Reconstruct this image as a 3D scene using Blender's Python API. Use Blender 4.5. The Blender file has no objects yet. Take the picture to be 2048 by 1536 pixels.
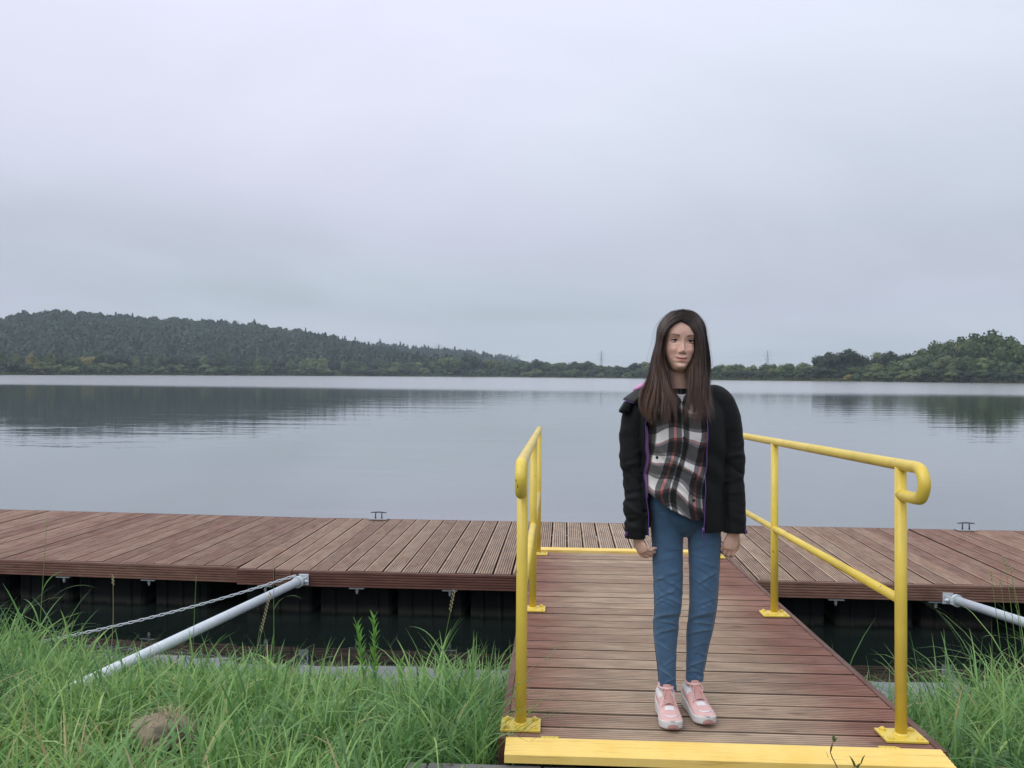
import bpy, math, random
import numpy as np
from mathutils import Matrix, Vector
from math import sin, cos, tan, pi, radians, sqrt, atan2

SC = bpy.context.scene
COL = SC.collection
random.seed(7)
RNG = np.random.default_rng(11)

# ------------------------------------------------------------------ camera
CAM_H = 1.88                       # metres above the water
yaw, pitch, roll = radians(2.9), radians(-0.66), radians(0.4)
fwd = Vector((-sin(yaw) * cos(pitch), cos(yaw) * cos(pitch), sin(pitch)))
rt = Vector((cos(yaw), sin(yaw), 0)); up = rt.cross(fwd)
r2 = rt * cos(roll) + up * sin(roll); u2 = up * cos(roll) - rt * sin(roll)
cam_d = bpy.data.cameras.new('camera'); cam = bpy.data.objects.new('camera', cam_d); COL.objects.link(cam)
M = Matrix((r2, u2, -fwd)).transposed().to_4x4(); M.translation = Vector((0, 0, CAM_H))
cam.matrix_world = M
cam_d.sensor_width = 36; cam_d.lens = 36 * 1650 / 2048
cam_d.clip_start = 0.05; cam_d.clip_end = 12000
SC.camera = cam

# ------------------------------------------------------------------ view, world, sun
SC.view_settings.view_transform = 'Standard'; SC.view_settings.look = 'None'
SC.view_settings.exposure = 0.0; SC.view_settings.gamma = 1.0
SC.view_settings.use_curve_mapping = False
try:
    SC.cycles.max_bounces = 8; SC.cycles.volume_bounces = 0; SC.cycles.transparent_max_bounces = 8
    SC.cycles.caustics_reflective = False; SC.cycles.caustics_refractive = False
except Exception: pass

SUN_EL, SUN_AZ = radians(46), radians(232)       # high, behind the camera and a little to the left
W = bpy.data.worlds.new('World'); SC.world = W; W.use_nodes = True
wt = W.node_tree; wt.nodes.clear()


class NT:
    """short node helper"""
    def __init__(s, t): s.t = t
    def n(s, typ, ins=None, **kw):
        nd = s.t.nodes.new(typ)
        for k, v in kw.items(): setattr(nd, k, v)
        for k, v in (ins or {}).items():
            sock = nd.inputs[k]
            if isinstance(v, bpy.types.NodeSocket): s.t.links.new(v, sock)
            elif hasattr(v, 'outputs'): s.t.links.new(v.outputs[0], sock)
            else: sock.default_value = v
        return nd
    def math(s, op, a, b=0.0, c=None, clamp=False):
        nd = s.n('ShaderNodeMath', {0: a, 1: b}, operation=op, use_clamp=clamp)
        if c is not None:
            if isinstance(c, (int, float)): nd.inputs[2].default_value = c
            else: s.t.links.new(c if isinstance(c, bpy.types.NodeSocket) else c.outputs[0], nd.inputs[2])
        return nd.outputs[0]
    def mix(s, f, a, b, blend='MIX'):
        nd = s.t.nodes.new('ShaderNodeMix'); nd.data_type = 'RGBA'; nd.blend_type = blend; nd.clamp_factor = True
        for i, v in ((0, f), (6, a), (7, b)):
            if isinstance(v, bpy.types.NodeSocket): s.t.links.new(v, nd.inputs[i])
            elif i == 0: nd.inputs[0].default_value = v
            else: nd.inputs[i].default_value = (*v, 1) if len(v) == 3 else v
        return nd.outputs[2]
    def ramp(s, f, pts, interp='LINEAR'):
        nd = s.t.nodes.new('ShaderNodeValToRGB'); cr = nd.color_ramp; cr.interpolation = interp
        while len(cr.elements) < len(pts): cr.elements.new(0.5)
        for e, (p, c) in zip(cr.elements, pts):
            e.position = p
            e.color = (c, c, c, 1) if isinstance(c, (int, float)) else (*c, 1)
        if f is not None: s.t.links.new(f, nd.inputs[0])
        return nd.outputs[0]
    def mapr(s, v, a, b, c=0.0, d=1.0, smooth=False):
        nd = s.n('ShaderNodeMapRange', {0: v, 1: a, 2: b, 3: c, 4: d})
        if smooth: nd.interpolation_type = 'SMOOTHSTEP'
        return nd.outputs[0]
    def noise(s, vec, scale, detail=3.0, rough=0.5, dist=0.0):
        nd = s.n('ShaderNodeTexNoise', {'Scale': scale, 'Detail': detail, 'Roughness': rough, 'Distortion': dist})
        if vec is not None: s.t.links.new(vec, nd.inputs['Vector'])
        return nd.outputs[0]
    def mapping(s, vec, scale=(1, 1, 1), loc=(0, 0, 0), rot=(0, 0, 0)):
        nd = s.n('ShaderNodeMapping', {'Scale': scale, 'Location': loc, 'Rotation': rot})
        s.t.links.new(vec, nd.inputs['Vector']); return nd.outputs[0]


N = NT(wt)
tc = N.n('ShaderNodeTexCoord')
sep = N.n('ShaderNodeSeparateXYZ', {0: tc.outputs['Generated']})
zc = N.math('MAXIMUM', sep.outputs[2], 0.0)
# overcast layer: brighter towards the zenith, soft mottling of the cloud deck
grad = N.ramp(zc, [(0.0, (.435, .470, .512)), (.045, (.415, .455, .505)), (.08, (.400, .440, .500)), (.16, (.430, .467, .535)), (.22, (.490, .525, .600)), (.30, (.560, .595, .680)),
                   (.42, (.605, .645, .742)), (.62, (.76, .795, .88)), (1.0, (.92, .95, 1.0))])
den = N.math('ADD', zc, 0.16)
plane = N.n('ShaderNodeCombineXYZ', {0: N.math('DIVIDE', sep.outputs[0], den), 1: N.math('DIVIDE', sep.outputs[1], den), 2: 0.0})
c1 = N.noise(plane.outputs[0], 0.55, 4, .5, .6)
c2 = N.noise(N.mapping(plane.outputs[0], loc=(7, 3, 0)), 0.35, 2, .5, .3)
cm = N.mapr(N.math('ADD', N.math('MULTIPLY', c1, .6), N.math('MULTIPLY', c2, .4)), .35, .65, .88, 1.12)
ccol = N.mix(1.0, grad, N.n('ShaderNodeCombineXYZ', {0: cm, 1: cm, 2: cm}).outputs[0], 'MULTIPLY')
tint = N.mix(N.mapr(c2, .40, .60), (.985, 1.01, 1.0), (1.015, .99, 1.02))
ccol = N.mix(1.0, ccol, tint, 'MULTIPLY')
ccol = N.mix(1.0, ccol, (1.46, 1.44, 1.45), 'MULTIPLY')
sky = N.n('ShaderNodeTexSky', sky_type='NISHITA'); sky.sun_disc = False
sky.sun_elevation = SUN_EL; sky.sun_rotation = SUN_AZ
bg1 = N.n('ShaderNodeBackground', {0: sky.outputs[0], 1: 0.05})
bg2 = N.n('ShaderNodeBackground', {0: ccol, 1: 1.0})
wm = N.n('ShaderNodeMixShader', {0: 0.93}); wt.links.new(bg1.outputs[0], wm.inputs[1]); wt.links.new(bg2.outputs[0], wm.inputs[2])
wo = N.n('ShaderNodeOutputWorld'); wt.links.new(wm.outputs[0], wo.inputs[0])

sun_d = bpy.data.lights.new('sun', 'SUN'); sun = bpy.data.objects.new('sun', sun_d); COL.objects.link(sun)
sun_d.energy = 1.4; sun_d.angle = radians(45); sun_d.color = (1, .97, .93)
sd = Vector((sin(SUN_AZ) * cos(SUN_EL), cos(SUN_AZ) * cos(SUN_EL), sin(SUN_EL)))
sun.rotation_euler = sd.to_track_quat('Z', 'Y').to_euler()

# ------------------------------------------------------------------ object helpers
def tag(o, label=None, cat=None, group=None, kind=None):
    if label: o['label'] = label
    if cat: o['category'] = cat
    if group: o['group'] = group
    if kind: o['kind'] = kind
    return o

def empty(name, loc=(0, 0, 0), rz=0.0, **kw):
    o = bpy.data.objects.new(name, None); COL.objects.link(o)
    o.location = loc; o.rotation_euler = (0, 0, rz); o.empty_display_size = .2
    return tag(o, **kw)

class MB:
    """collects geometry for ONE mesh object"""
    def __init__(s): s.v = []; s.f = []; s.n = 0; s.attr = []; s.mi = []
    def add(s, v, f, a=None, m=0):
        v = np.asarray(v, float).reshape(-1, 3)
        s.v.append(v)
        s.f.extend([tuple(int(i) + s.n for i in q) for q in f])
        s.mi.extend([m] * len(f))
        s.attr.append(np.full(len(v), 0.5) if a is None else np.broadcast_to(np.asarray(a, float), (len(v),)))
        s.n += len(v)
        return s
    def verts(s): return np.concatenate(s.v) if s.v else np.zeros((0, 3))
    def mesh(s, name, smooth=True):
        me = bpy.data.meshes.new(name)
        v = s.verts()
        me.from_pydata([tuple(p) for p in v], [], s.f)
        at = me.attributes.new('t', 'FLOAT', 'POINT'); at.data.foreach_set('value', np.concatenate(s.attr).astype(np.float32))
        if any(s.mi): me.polygons.foreach_set('material_index', s.mi)
        if smooth: me.shade_smooth()
        me.update()
        return me
    def build(s, name, mat, parent=None, smooth=True, **kw):
        me = s.mesh(name, smooth)
        for m in (mat if isinstance(mat, (list, tuple)) else [mat]): me.materials.append(m)
        return place(me, name, parent, **kw)
    # primitives
    def box(s, c, d, R=None, m=0, a=None):
        x, y, z = (np.asarray(d) / 2)
        v = np.array([(i * x, j * y, k * z) for i in (-1, 1) for j in (-1, 1) for k in (-1, 1)])
        if R is not None: v = v @ np.asarray(R).T
        return s.add(v + np.asarray(c), [(0, 1, 3, 2), (4, 6, 7, 5), (0, 4, 5, 1), (2, 3, 7, 6), (0, 2, 6, 4), (1, 5, 7, 3)], a, m)
    def bbox(s, c, d, b=.004, R=None, m=0):
        """box with chamfered edges"""
        x, y, z = np.asarray(d) / 2; P = []
        for sx in (-1, 1):
            for sy in (-1, 1):
                for sz in (-1, 1):
                    P += [(sx * x, sy * (y - b), sz * (z - b)), (sx * (x - b), sy * y, sz * (z - b)), (sx * (x - b), sy * (y - b), sz * z)]
        P = np.array(P)
        import itertools
        from mathutils.geometry import interpolate_bezier
        me = bpy.data.meshes.new('tmp'); import bmesh
        bm = bmesh.new(); [bm.verts.new(p) for p in P]; r = bmesh.ops.convex_hull(bm, input=bm.verts)
        bm.verts.ensure_lookup_table(); bm.verts.index_update()
        v = np.array([q.co[:] for q in bm.verts]); f = [tuple(q.index for q in fa.verts) for fa in bm.faces]
        bm.free(); bpy.data.meshes.remove(me)
        if R is not None: v = v @ np.asarray(R).T
        return s.add(v + np.asarray(c), f, None, m)
    def loft(s, rings, caps=True, a=None, closed=True, m=0):
        rings = [np.asarray(r, float) for r in rings]; n = len(rings[0]); k = len(rings)
        v = np.concatenate(rings); f = []
        for i in range(k - 1):
            for j in range(n if closed else n - 1):
                j2 = (j + 1) % n
                f.append((i * n + j, i * n + j2, (i + 1) * n + j2, (i + 1) * n + j))
        if caps == 'strip':          # a slab: join its two faces along both ends
            for o_ in (0, (k - 1) * n):
                for j in range(n // 2 - 1): f.append((o_ + j, o_ + n - 1 - j, o_ + n - 2 - j, o_ + j + 1) if o_ == 0 else (o_ + j, o_ + j + 1, o_ + n - 2 - j, o_ + n - 1 - j))
        elif caps and closed:
            v = np.concatenate([v, [rings[0].mean(0)], [rings[-1].mean(0)]])
            c0, c1 = k * n, k * n + 1
            for j in range(n):
                j2 = (j + 1) % n
                f.append((c0, j2, j)); f.append((c1, (k - 1) * n + j, (k - 1) * n + j2))
        if a is not None and np.ndim(a) == 1 and len(a) == k:
            a = np.repeat(a, n); 
            if caps and closed: a = np.concatenate([a, [a[0], a[-1]]])
        return s.add(v, f, a, m)
    def tube(s, path, rad, n=10, flat=None, a=None, m=0, caps=True, up0=(0, 0, 1)):
        return s.loft(tube_rings(path, rad, n, flat, up0), caps, a, m=m)

def place(me, name, parent=None, loc=None, rz=None, rot=None, label=None, cat=None, group=None, kind=None):
    o = bpy.data.objects.new(name, me); COL.objects.link(o)
    if parent is not None: o.parent = parent
    if loc is not None: o.location = loc
    if rz is not None: o.rotation_euler = (0, 0, rz)
    if rot is not None: o.rotation_euler = rot
    return tag(o, label, cat, group, kind)

def tube_rings(path, rad, n=10, flat=None, up0=(0, 0, 1)):
    P = np.asarray(path, float); k = len(P)
    rad = np.broadcast_to(np.asarray(rad, float), (k,))
    flat = np.broadcast_to(np.asarray(1.0 if flat is None else flat, float), (k,))
    T = np.gradient(P, axis=0); T /= np.linalg.norm(T, axis=1)[:, None] + 1e-12
    u = np.asarray(up0, float)
    if abs(u @ T[0]) > .95: u = np.array([1., 0, 0])
    u = u - (u @ T[0]) * T[0]; u /= np.linalg.norm(u)
    th = np.linspace(0, 2 * pi, n, endpoint=False); out = []
    for i in range(k):
        u = u - (u @ T[i]) * T[i]; u /= np.linalg.norm(u); w = np.cross(T[i], u)
        out.append(P[i] + rad[i] * (np.cos(th)[:, None] * w + flat[i] * np.sin(th)[:, None] * u))
    return out

def cr(keys, ts):
    """Catmull-Rom through rows of keys (first column = parameter)"""
    K = np.asarray(keys, float)
    if K[0, 0] > K[-1, 0]: K = K[::-1]
    x = K[:, 0]; Y = K[:, 1:]; d = np.gradient(Y, x, axis=0); ts = np.atleast_1d(ts)
    tt = np.clip(ts, x[0], x[-1]); i = np.clip(np.searchsorted(x, tt) - 1, 0, len(x) - 2)
    h = (x[i + 1] - x[i]); s = ((tt - x[i]) / h)[:, None]; h = h[:, None]
    return (2 * s**3 - 3 * s**2 + 1) * Y[i] + (s**3 - 2 * s**2 + s) * h * d[i] + (-2 * s**3 + 3 * s**2) * Y[i + 1] + (s**3 - s**2) * h * d[i + 1]

def smooth_path(pts, n=24):
    pts = np.asarray(pts, float); t = np.arange(len(pts))
    return cr(np.column_stack([t, pts]), np.linspace(0, len(pts) - 1, n))

def g(x, x0, s): return np.exp(-((x - x0) / s) ** 2)
def sstep(x, a, b):
    t = np.clip((x - a) / (b - a), 0, 1); return t * t * (3 - 2 * t)

def vnoise(P, scale, seed=0):
    """cheap smooth value noise, vectorised; P (n,3)"""
    P = np.asarray(P, float) * scale + seed * 17.3; I = np.floor(P).astype(np.int64); F = P - I; F = F * F * (3 - 2 * F)
    def h(a, b, c):
        q = (a * 374761393 + b * 668265263 + c * 2147483647 + seed * 1442695) & 0x7fffffff
        q = ((q ^ (q >> 13)) * 1274126177) & 0x7fffffff
        return ((q ^ (q >> 16)) & 0xffff) / 65535.0
    r = 0
    for a in (0, 1):
        for b in (0, 1):
            for c in (0, 1):
                w = (F[:, 0] if a else 1 - F[:, 0]) * (F[:, 1] if b else 1 - F[:, 1]) * (F[:, 2] if c else 1 - F[:, 2])
                r = r + w * h(I[:, 0] + a, I[:, 1] + b, I[:, 2] + c)
    return r * 2 - 1

# ------------------------------------------------------------------ materials
def mat(name):
    m = bpy.data.materials.new(name); m.use_nodes = True; m.node_tree.nodes.clear()
    return m, NT(m.node_tree)

def finish(m, k, color, rough=.6, bump=None, bstr=.3, bdist=.01, metal=0.0, spec=.5, sheen=0.0, sss=0.0, normal=None, **kw):
    ins = {'Base Color': color if isinstance(color, bpy.types.NodeSocket) else (*color, 1), 'Roughness': rough, 'Metallic': metal,
           'Specular IOR Level': spec, 'Sheen Weight': sheen, 'Subsurface Weight': sss}
    b = k.n('ShaderNodeBsdfPrincipled', ins)
    if sss:
        b.inputs['Subsurface Scale'].default_value = .008
    if bump is not None:
        bn = k.n('ShaderNodeBump', {'Strength': bstr, 'Distance': bdist, 'Height': bump}); k.t.links.new(bn.outputs[0], b.inputs['Normal'])
    o = k.n('ShaderNodeOutputMaterial'); k.t.links.new(b.outputs[0], o.inputs[0])
    return m

def attr(k, name='t'): return k.n('ShaderNodeAttribute', attribute_name=name).outputs['Fac']
def orand(k): return k.n('ShaderNodeObjectInfo').outputs['Random']
def coords(k, which='Object'): return k.n('ShaderNodeTexCoord').outputs[which]
def worldpos(k): return k.n('ShaderNodeNewGeometry').outputs['Position']
def xyz(k, v): return k.n('ShaderNodeSeparateXYZ', {0: v}).outputs

def wood_mat(name, mode):
    m, k = mat(name)
    co = coords(k); rnd = orand(k)
    off = k.n('ShaderNodeCombineXYZ', {0: k.math('MULTIPLY', rnd, 37.0), 1: k.math('MULTIPLY', rnd, 11.0), 2: 0.0}).outputs[0]
    v = k.n('ShaderNodeVectorMath', {0: co, 1: off}, operation='ADD').outputs[0]
    grain = k.noise(k.mapping(v, (7, 90, 90)), 1.0, 4, .65, .3)
    broad = k.noise(k.mapping(v, (3.2, 9, 9)), 1.0, 5, .65, .5)
    blot = k.noise(k.mapping(v, (5, 14, 14)), 1.0, 3, .6)
    red = k.mix(grain, (.185, .080, .058), (.30, .150, .108))
    worn = k.mix(grain, (.30, .215, .152), (.52, .400, .285))
    wp = xyz(k, worldpos(k))
    if mode == 'gangway':     # walked-on middle has lost its stain
        cen = k.mapr(k.math('ABSOLUTE', k.math('SUBTRACT', wp[0], .56)), .22, .78, 1.0, 0.0, True)
        f = k.math('MULTIPLY', cen, .95)
        f = k.math('ADD', f, k.math('SUBTRACT', k.math('MULTIPLY', k.math('SUBTRACT', broad, .5), .7), .06))
    elif mode == 'deck':
        xw = k.mapr(k.math('ABSOLUTE', k.math('SUBTRACT', wp[0], .3)), .8, 3.6, .80, .30, True)
        f = k.math('ADD', xw, k.math('MULTIPLY', k.math('SUBTRACT', broad, .5), .9))
    else:
        f = k.math('MULTIPLY', k.math('SUBTRACT', broad, .45), .35)
    f = k.math('ADD', f, k.math('MULTIPLY', k.math('SUBTRACT', rnd, .5), .28), clamp=True)
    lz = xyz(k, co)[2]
    groove_shade = k.mapr(lz, -.0036, -.0012, .36 if mode != 'fascia' else .8, 1.0)  # shade of grooves and board sides painted into the colour, by local height
    if mode == 'fascia': red = k.mix(grain, (.105, .042, .032), (.175, .078, .058))
    c = k.mix(f, red, worn)
    br = k.math('MULTIPLY', groove_shade, k.mapr(rnd, 0, 1, .88, 1.08))
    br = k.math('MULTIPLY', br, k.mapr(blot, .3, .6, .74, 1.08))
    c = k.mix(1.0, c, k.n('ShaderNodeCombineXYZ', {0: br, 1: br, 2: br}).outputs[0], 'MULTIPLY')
    # knots and dark spots
    vo = k.n('ShaderNodeTexVoronoi', {'Scale': 1.0}); k.t.links.new(k.mapping(v, (2.6, 8, 8)), vo.inputs['Vector'])
    kn = k.mapr(vo.outputs['Distance'], .05, .13, .55, 0.0)
    c = k.mix(kn, c, (.07, .035, .026))
    return finish(m, k, c, rough=k.mapr(broad, .3, .7, .72, .5), bump=grain, bstr=.35, bdist=.003, spec=.35)

def paint_yellow(name='yellow_paint', wood=False):
    m, k = mat(name); co = coords(k)
    n1 = k.noise(co, 6, 4, .6); n2 = k.noise(co, 60, 3, .6)
    if wood:
        c = k.mix(k.mapr(n1, .35, .7), (.86, .63, .19), (.80, .55, .13))
        gr = k.noise(k.mapping(co, (3, 90, 90)), 1, 3, .6)
        c = k.mix(k.mapr(gr, .58, .72), c, (.52, .33, .08))
        return finish(m, k, c, .55, bump=gr, bstr=.4, bdist=.002)
    c = k.mix(k.mapr(n1, .35, .7), (.76, .575, .085), (.68, .50, .075))
    grime = k.mapr(k.noise(k.mapping(co, (9, 9, 3)), 1, 5, .65), .48, .72, 0, .38)
    c = k.mix(grime, c, (.42, .30, .07))
    chip = k.mapr(k.noise(co, 34, 2, .4), .745, .755)
    c = k.mix(chip, c, (.10, .05, .02))
    return finish(m, k, c, k.mapr(n1, .3, .7, .30, .45), bump=n2, bstr=.06, bdist=.002)

def simple(name, col, rough=.6, metal=0.0, var=.15, scale=20.0, bstr=.15, spec=.5, sheen=0.0, sss=0.0):
    m, k = mat(name); co = coords(k)
    n1 = k.noise(co, scale, 4, .6)
    c = k.mix(n1, tuple(x * (1 - var) for x in col), tuple(min(1, x * (1 + var)) for x in col))
    return finish(m, k, c, rough, bump=n1, bstr=bstr, bdist=.003, metal=metal, spec=spec, sheen=sheen, sss=sss)

def galv_mat():
    m, k = mat('galvanised_steel'); co = coords(k)
    vo = k.n('ShaderNodeTexVoronoi', {'Scale': 90.0}); k.t.links.new(co, vo.inputs['Vector'])
    n1 = k.noise(co, 9, 4, .6)
    c = k.mix(vo.outputs['Distance'], (.52, .58, .63), (.68, .73, .78)); c = k.mix(k.mapr(n1, .4, .8, 0, .5), c, (.40, .44, .48))
    return finish(m, k, c, .5, metal=.15, bump=vo.outputs['Distance'], bstr=.05, bdist=.002)

def leaf_mat(name, a, b, trans=.25, rough=.6, objvar=True, use_t=True):
    m, k = mat(name)
    f = attr(k) if use_t else k.noise(coords(k), 8, 2)
    c = k.mix(f, a, b)
    if objvar:
        r = orand(k); h = k.n('ShaderNodeHueSaturation', {'Hue': k.mapr(r, 0, 1, .485, .515), 'Saturation': k.mapr(r, 0, 1, 1.05, .9),
                                                      'Value': k.mapr(k.math('FRACT', k.math('MULTIPLY', r, 7.3)), 0, 1, .8, 1.2), 'Color': c}); c = h.outputs[0]
    p = k.n('ShaderNodeBsdfPrincipled', {'Base Color': c, 'Roughness': rough, 'Specular IOR Level': .3})
    t = k.n('ShaderNodeBsdfTranslucent', {'Color': c})
    mx = k.n('ShaderNodeMixShader', {0: trans}); k.t.links.new(p.outputs[0], mx.inputs[1]); k.t.links.new(t.outputs[0], mx.inputs[2])
    o = k.n('ShaderNodeOutputMaterial'); k.t.links.new(mx.outputs[0], o.inputs[0])
    return m

MAT = {}
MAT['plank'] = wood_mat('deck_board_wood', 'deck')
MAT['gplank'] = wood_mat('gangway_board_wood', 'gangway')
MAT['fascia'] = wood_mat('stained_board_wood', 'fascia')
MAT['yellow'] = paint_yellow()
MAT['yellow_wood'] = paint_yellow('yellow_painted_wood', True)
MAT['galv'] = galv_mat()
MAT['float'] = None
MAT['metal_dark'] = simple('painted_steel', (.07, .09, .105), .45, .3)
MAT['metal_grey'] = simple('bracket_steel', (.30, .32, .34), .5, .5)
MAT['concrete'] = simple('concrete', (.17, .165, .16), .85, 0, .25, 14, .4)
MAT['bark'] = simple('bark', (.075, .06, .048), .9, 0, .3, 3, .5)
MAT['soil'] = simple('soil', (.045, .036, .022), .95, 0, .3, 6, .5)

def float_mat():
    m, k = mat('black_float_plastic'); wp = worldpos(k); z = xyz(k, wp)[2]
    n1 = k.noise(k.mapping(wp, (3, 3, 12)), 1, 4, .6)
    zz = k.math('ADD', z, k.math('MULTIPLY', k.math('SUBTRACT', n1, .5), .05))
    scum = k.math('MULTIPLY', k.mapr(zz, .0, .03, 0, 1), k.mapr(zz, .035, .085, 1, 0))
    c = k.mix(k.mapr(n1, .3, .7), (.0035, .0042, .0055), (.0080, .0095, .011))
    c = k.mix(k.math('MULTIPLY', scum, .75), c, (.035, .035, .030))
    return finish(m, k, c, .7, bump=n1, bstr=.2, bdist=.004, spec=.08)
MAT['float'] = float_mat()

# ------------------------------------------------------------------ water
def water_mat():
    m, k = mat('lake_water'); wp = worldpos(k); s = xyz(k, wp)
    drift = k.noise(k.mapping(wp, (.010, .016, 0)), 1, 3, .5)
    yy = k.math('ADD', s[1], k.math('MULTIPLY', k.math('SUBTRACT', drift, .5), 30))
    yy = k.math('ADD', yy, k.math('MULTIPLY', s[0], .16))      # the breeze line runs a little askew
    rip = k.mapr(yy, 82, 112, 0, 1, True)
    mid = k.mapr(yy, 26, 90, 0, 1, True)
    w1 = k.noise(k.mapping(wp, (.55, 1.9, 0)), 1.0, 3, .5, .2)
    w2 = k.noise(k.mapping(wp, (.12, .42, 0)), 1.0, 2, .5, .3)
    w3 = k.noise(k.mapping(wp, (2.2, 5.5, 0)), 1.0, 2, .5)
    h = k.math('ADD', k.math('MULTIPLY', w1, .0042), k.math('MULTIPLY', w2, .013))
    h = k.math('ADD', h, k.math('MULTIPLY', w3, .0008))
    bn = k.n('ShaderNodeBump', {'Strength': 1.0, 'Distance': 1.0, 'Height': h})
    rough = k.math('ADD', k.math('ADD', .012, k.math('MULTIPLY', mid, .055)), k.math('MULTIPLY', rip, .12))
    lw = k.n('ShaderNodeLayerWeight', {'Blend': .5}).outputs['Facing']   # 0 straight down, 1 grazing
    refl = k.ramp(lw, [(0.0, .03), (.35, .08), (.55, .14), (.66, .29), (.80, .58), (.92, .76), (1.0, .84)])
    gl = k.n('ShaderNodeBsdfGlossy', {'Color': (1, 1, 1, 1), 'Roughness': rough}); k.t.links.new(bn.outputs[0], gl.inputs['Normal'])
    df = k.n('ShaderNodeBsdfDiffuse', {'Color': (.010, .016, .014, 1)})
    mx = k.n('ShaderNodeMixShader', {0: refl}); k.t.links.new(df.outputs[0], mx.inputs[1]); k.t.links.new(gl.outputs[0], mx.inputs[2])
    o = k.n('ShaderNodeOutputMaterial'); k.t.links.new(mx.outputs[0], o.inputs[0])
    return m
mb = MB(); S_ = 2600
mb.add([(-S_, -400, 0), (S_, -400, 0), (S_, S_, 0), (-S_, S_, 0)], [(0, 1, 2, 3)])
mb.build('lake_water', water_mat(), kind='structure')
SHORE = [(-75, 400), (-34.7, 450), (-25, 520), (-14, 590), (-3.7, 600), (6.6, 515), (7.9, 400), (12, 388), (20, 372), (29, 340), (45, 320), (75, 320)]
def shore_d(b): return np.interp(b, [p[0] for p in SHORE], [p[1] for p in SHORE])
def pol(b, d):
    b = np.radians(b); return np.sin(b) * d, np.cos(b) * d

def polar_sheet(name, bs, ds_of_b, zfun, m, **kw):
    rows = []
    for b in bs:
        d = ds_of_b(b); x, y = pol(b, d); rows.append(np.column_stack([x, y, zfun(b, d)]))
    MB().loft(rows, caps=False, closed=False).build(name, m, smooth=True, **kw)
def meadow_mat():
    m, k = mat('far_bank_grass'); wp = worldpos(k); n1 = k.noise(wp, .08, 4, .6); n2 = k.noise(wp, .6, 3, .6)
    c = k.mix(n1, (.055, .085, .028), (.12, .14, .05)); c = k.mix(k.mapr(n2, .4, .7), c, (.045, .06, .025))
    return finish(m, k, c, .9, bump=n2, bstr=.5, bdist=.3)
MAT['meadow'] = meadow_mat()
def fs_d(b): D = shore_d(b); return D + np.array([-6, -.5, .6, 3, 12, 40, 90, 200, 500, 900, 1700])
def fs_z(b, d): D = shore_d(b); return np.interp(d - D, [-6, -.5, .6, 3, 12, 40, 90, 200, 500, 900, 1700], [-1.5, -.15, .25, .5, .7, 1.0, 1.4, 2.2, 5, 6, 8])
polar_sheet('far_shore_ground', np.linspace(-78, 78, 180), fs_d, fs_z, MAT['meadow'], kind='structure')

# wooded hills: (bearing, elevation of the canopy line in mrad) at a ridge distance
RIDGES = [
    (860, 9.5, 13, [(-60, 30), (-45, 45), (-38, 55), (-35.6, 56), (-34.9, 60), (-34.2, 66.5), (-33.7, 69.5), (-31.9, 72.5), (-29.4, 68.6), (-26.6, 65.2), (-23.6, 61.6),
                (-20.5, 57.6), (-17.3, 50.6), (-14.9, 42.5), (-14.0, 37.5), (-12.7, 33), (-10, 22), (-7, 8), (-4, 1)]),
    (1120, 7.5, 12, [(-22, 30), (-18, 33), (-16, 34.5), (-14, 35.5), (-12, 37), (-10.6, 33.8), (-8.9, 31.6), (-7.2, 29.4), (-5.4, 27), (-3.7, 20), (-1.6, 12), (1, 5), (4, 1)]),
    (1650, 9, 9, [(-12, 18), (-7.2, 22), (-5.1, 24.6), (-3.7, 25.4), (-2.7, 22.6), (-1.6, 17), (-.2, 12), (2, 9), (5, 7.5), (9, 9), (11, 10), (14, 8), (17, 6), (24, 3)]),
]
def forest_unit(rng, conifer=False):
    import bmesh
    bm = bmesh.new(); bmesh.ops.create_icosphere(bm, subdivisions=1, radius=1.0)
    v = np.array([q.co[:] for q in bm.verts]); f = [tuple(q.index for q in fa.verts) for fa in bm.faces]; bm.free()
    v = v * .86 * (1 + .45 * vnoise(v, 1.7, int(rng.integers(90))))[:, None]
    if conifer:
        h = (v[:, 2] + 1) / 2; v[:, :2] *= (1.15 - .95 * h)[:, None]; v = v * (.40, .40, .62); v[:, 2] += .45
    else: v = v * (.46, .46, .46); v[:, 2] += .55
    f = [q for q in f if min(v[i, 2] for i in q) > .14]
    nq = 44
    d = rng.normal(size=(nq, 3)); d /= np.linalg.norm(d, axis=1)[:, None]; d[:, 2] = np.abs(d[:, 2]) * 1.0 - .15
    if conifer:
        hh = rng.uniform(0, 1, nq); r = .46 * (1.05 - hh); an = rng.uniform(0, 6.28, nq)
        c = np.column_stack([r * np.cos(an), r * np.sin(an), .12 + hh * .95])
    else: c = d * (.50 * rng.uniform(.75, 1.15, nq))[:, None] + (0, 0, .55)
    s = rng.uniform(.08, .17, nq) * (1.0 if not conifer else .8)
    a = rng.normal(size=(nq, 3)); a /= np.linalg.norm(a, axis=1)[:, None]; b = np.cross(a, d); b /= np.linalg.norm(b, axis=1)[:, None] + 1e-9
    q = np.stack([c + a * s[:, None], c + b * s[:, None], c - a * s[:, None], c - b * s[:, None]], 1).reshape(-1, 3)
    n0 = len(v); v = np.concatenate([v, q]); f += [tuple(n0 + 4 * i + j for j in range(4)) for i in range(nq)]
    return v, f
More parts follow.
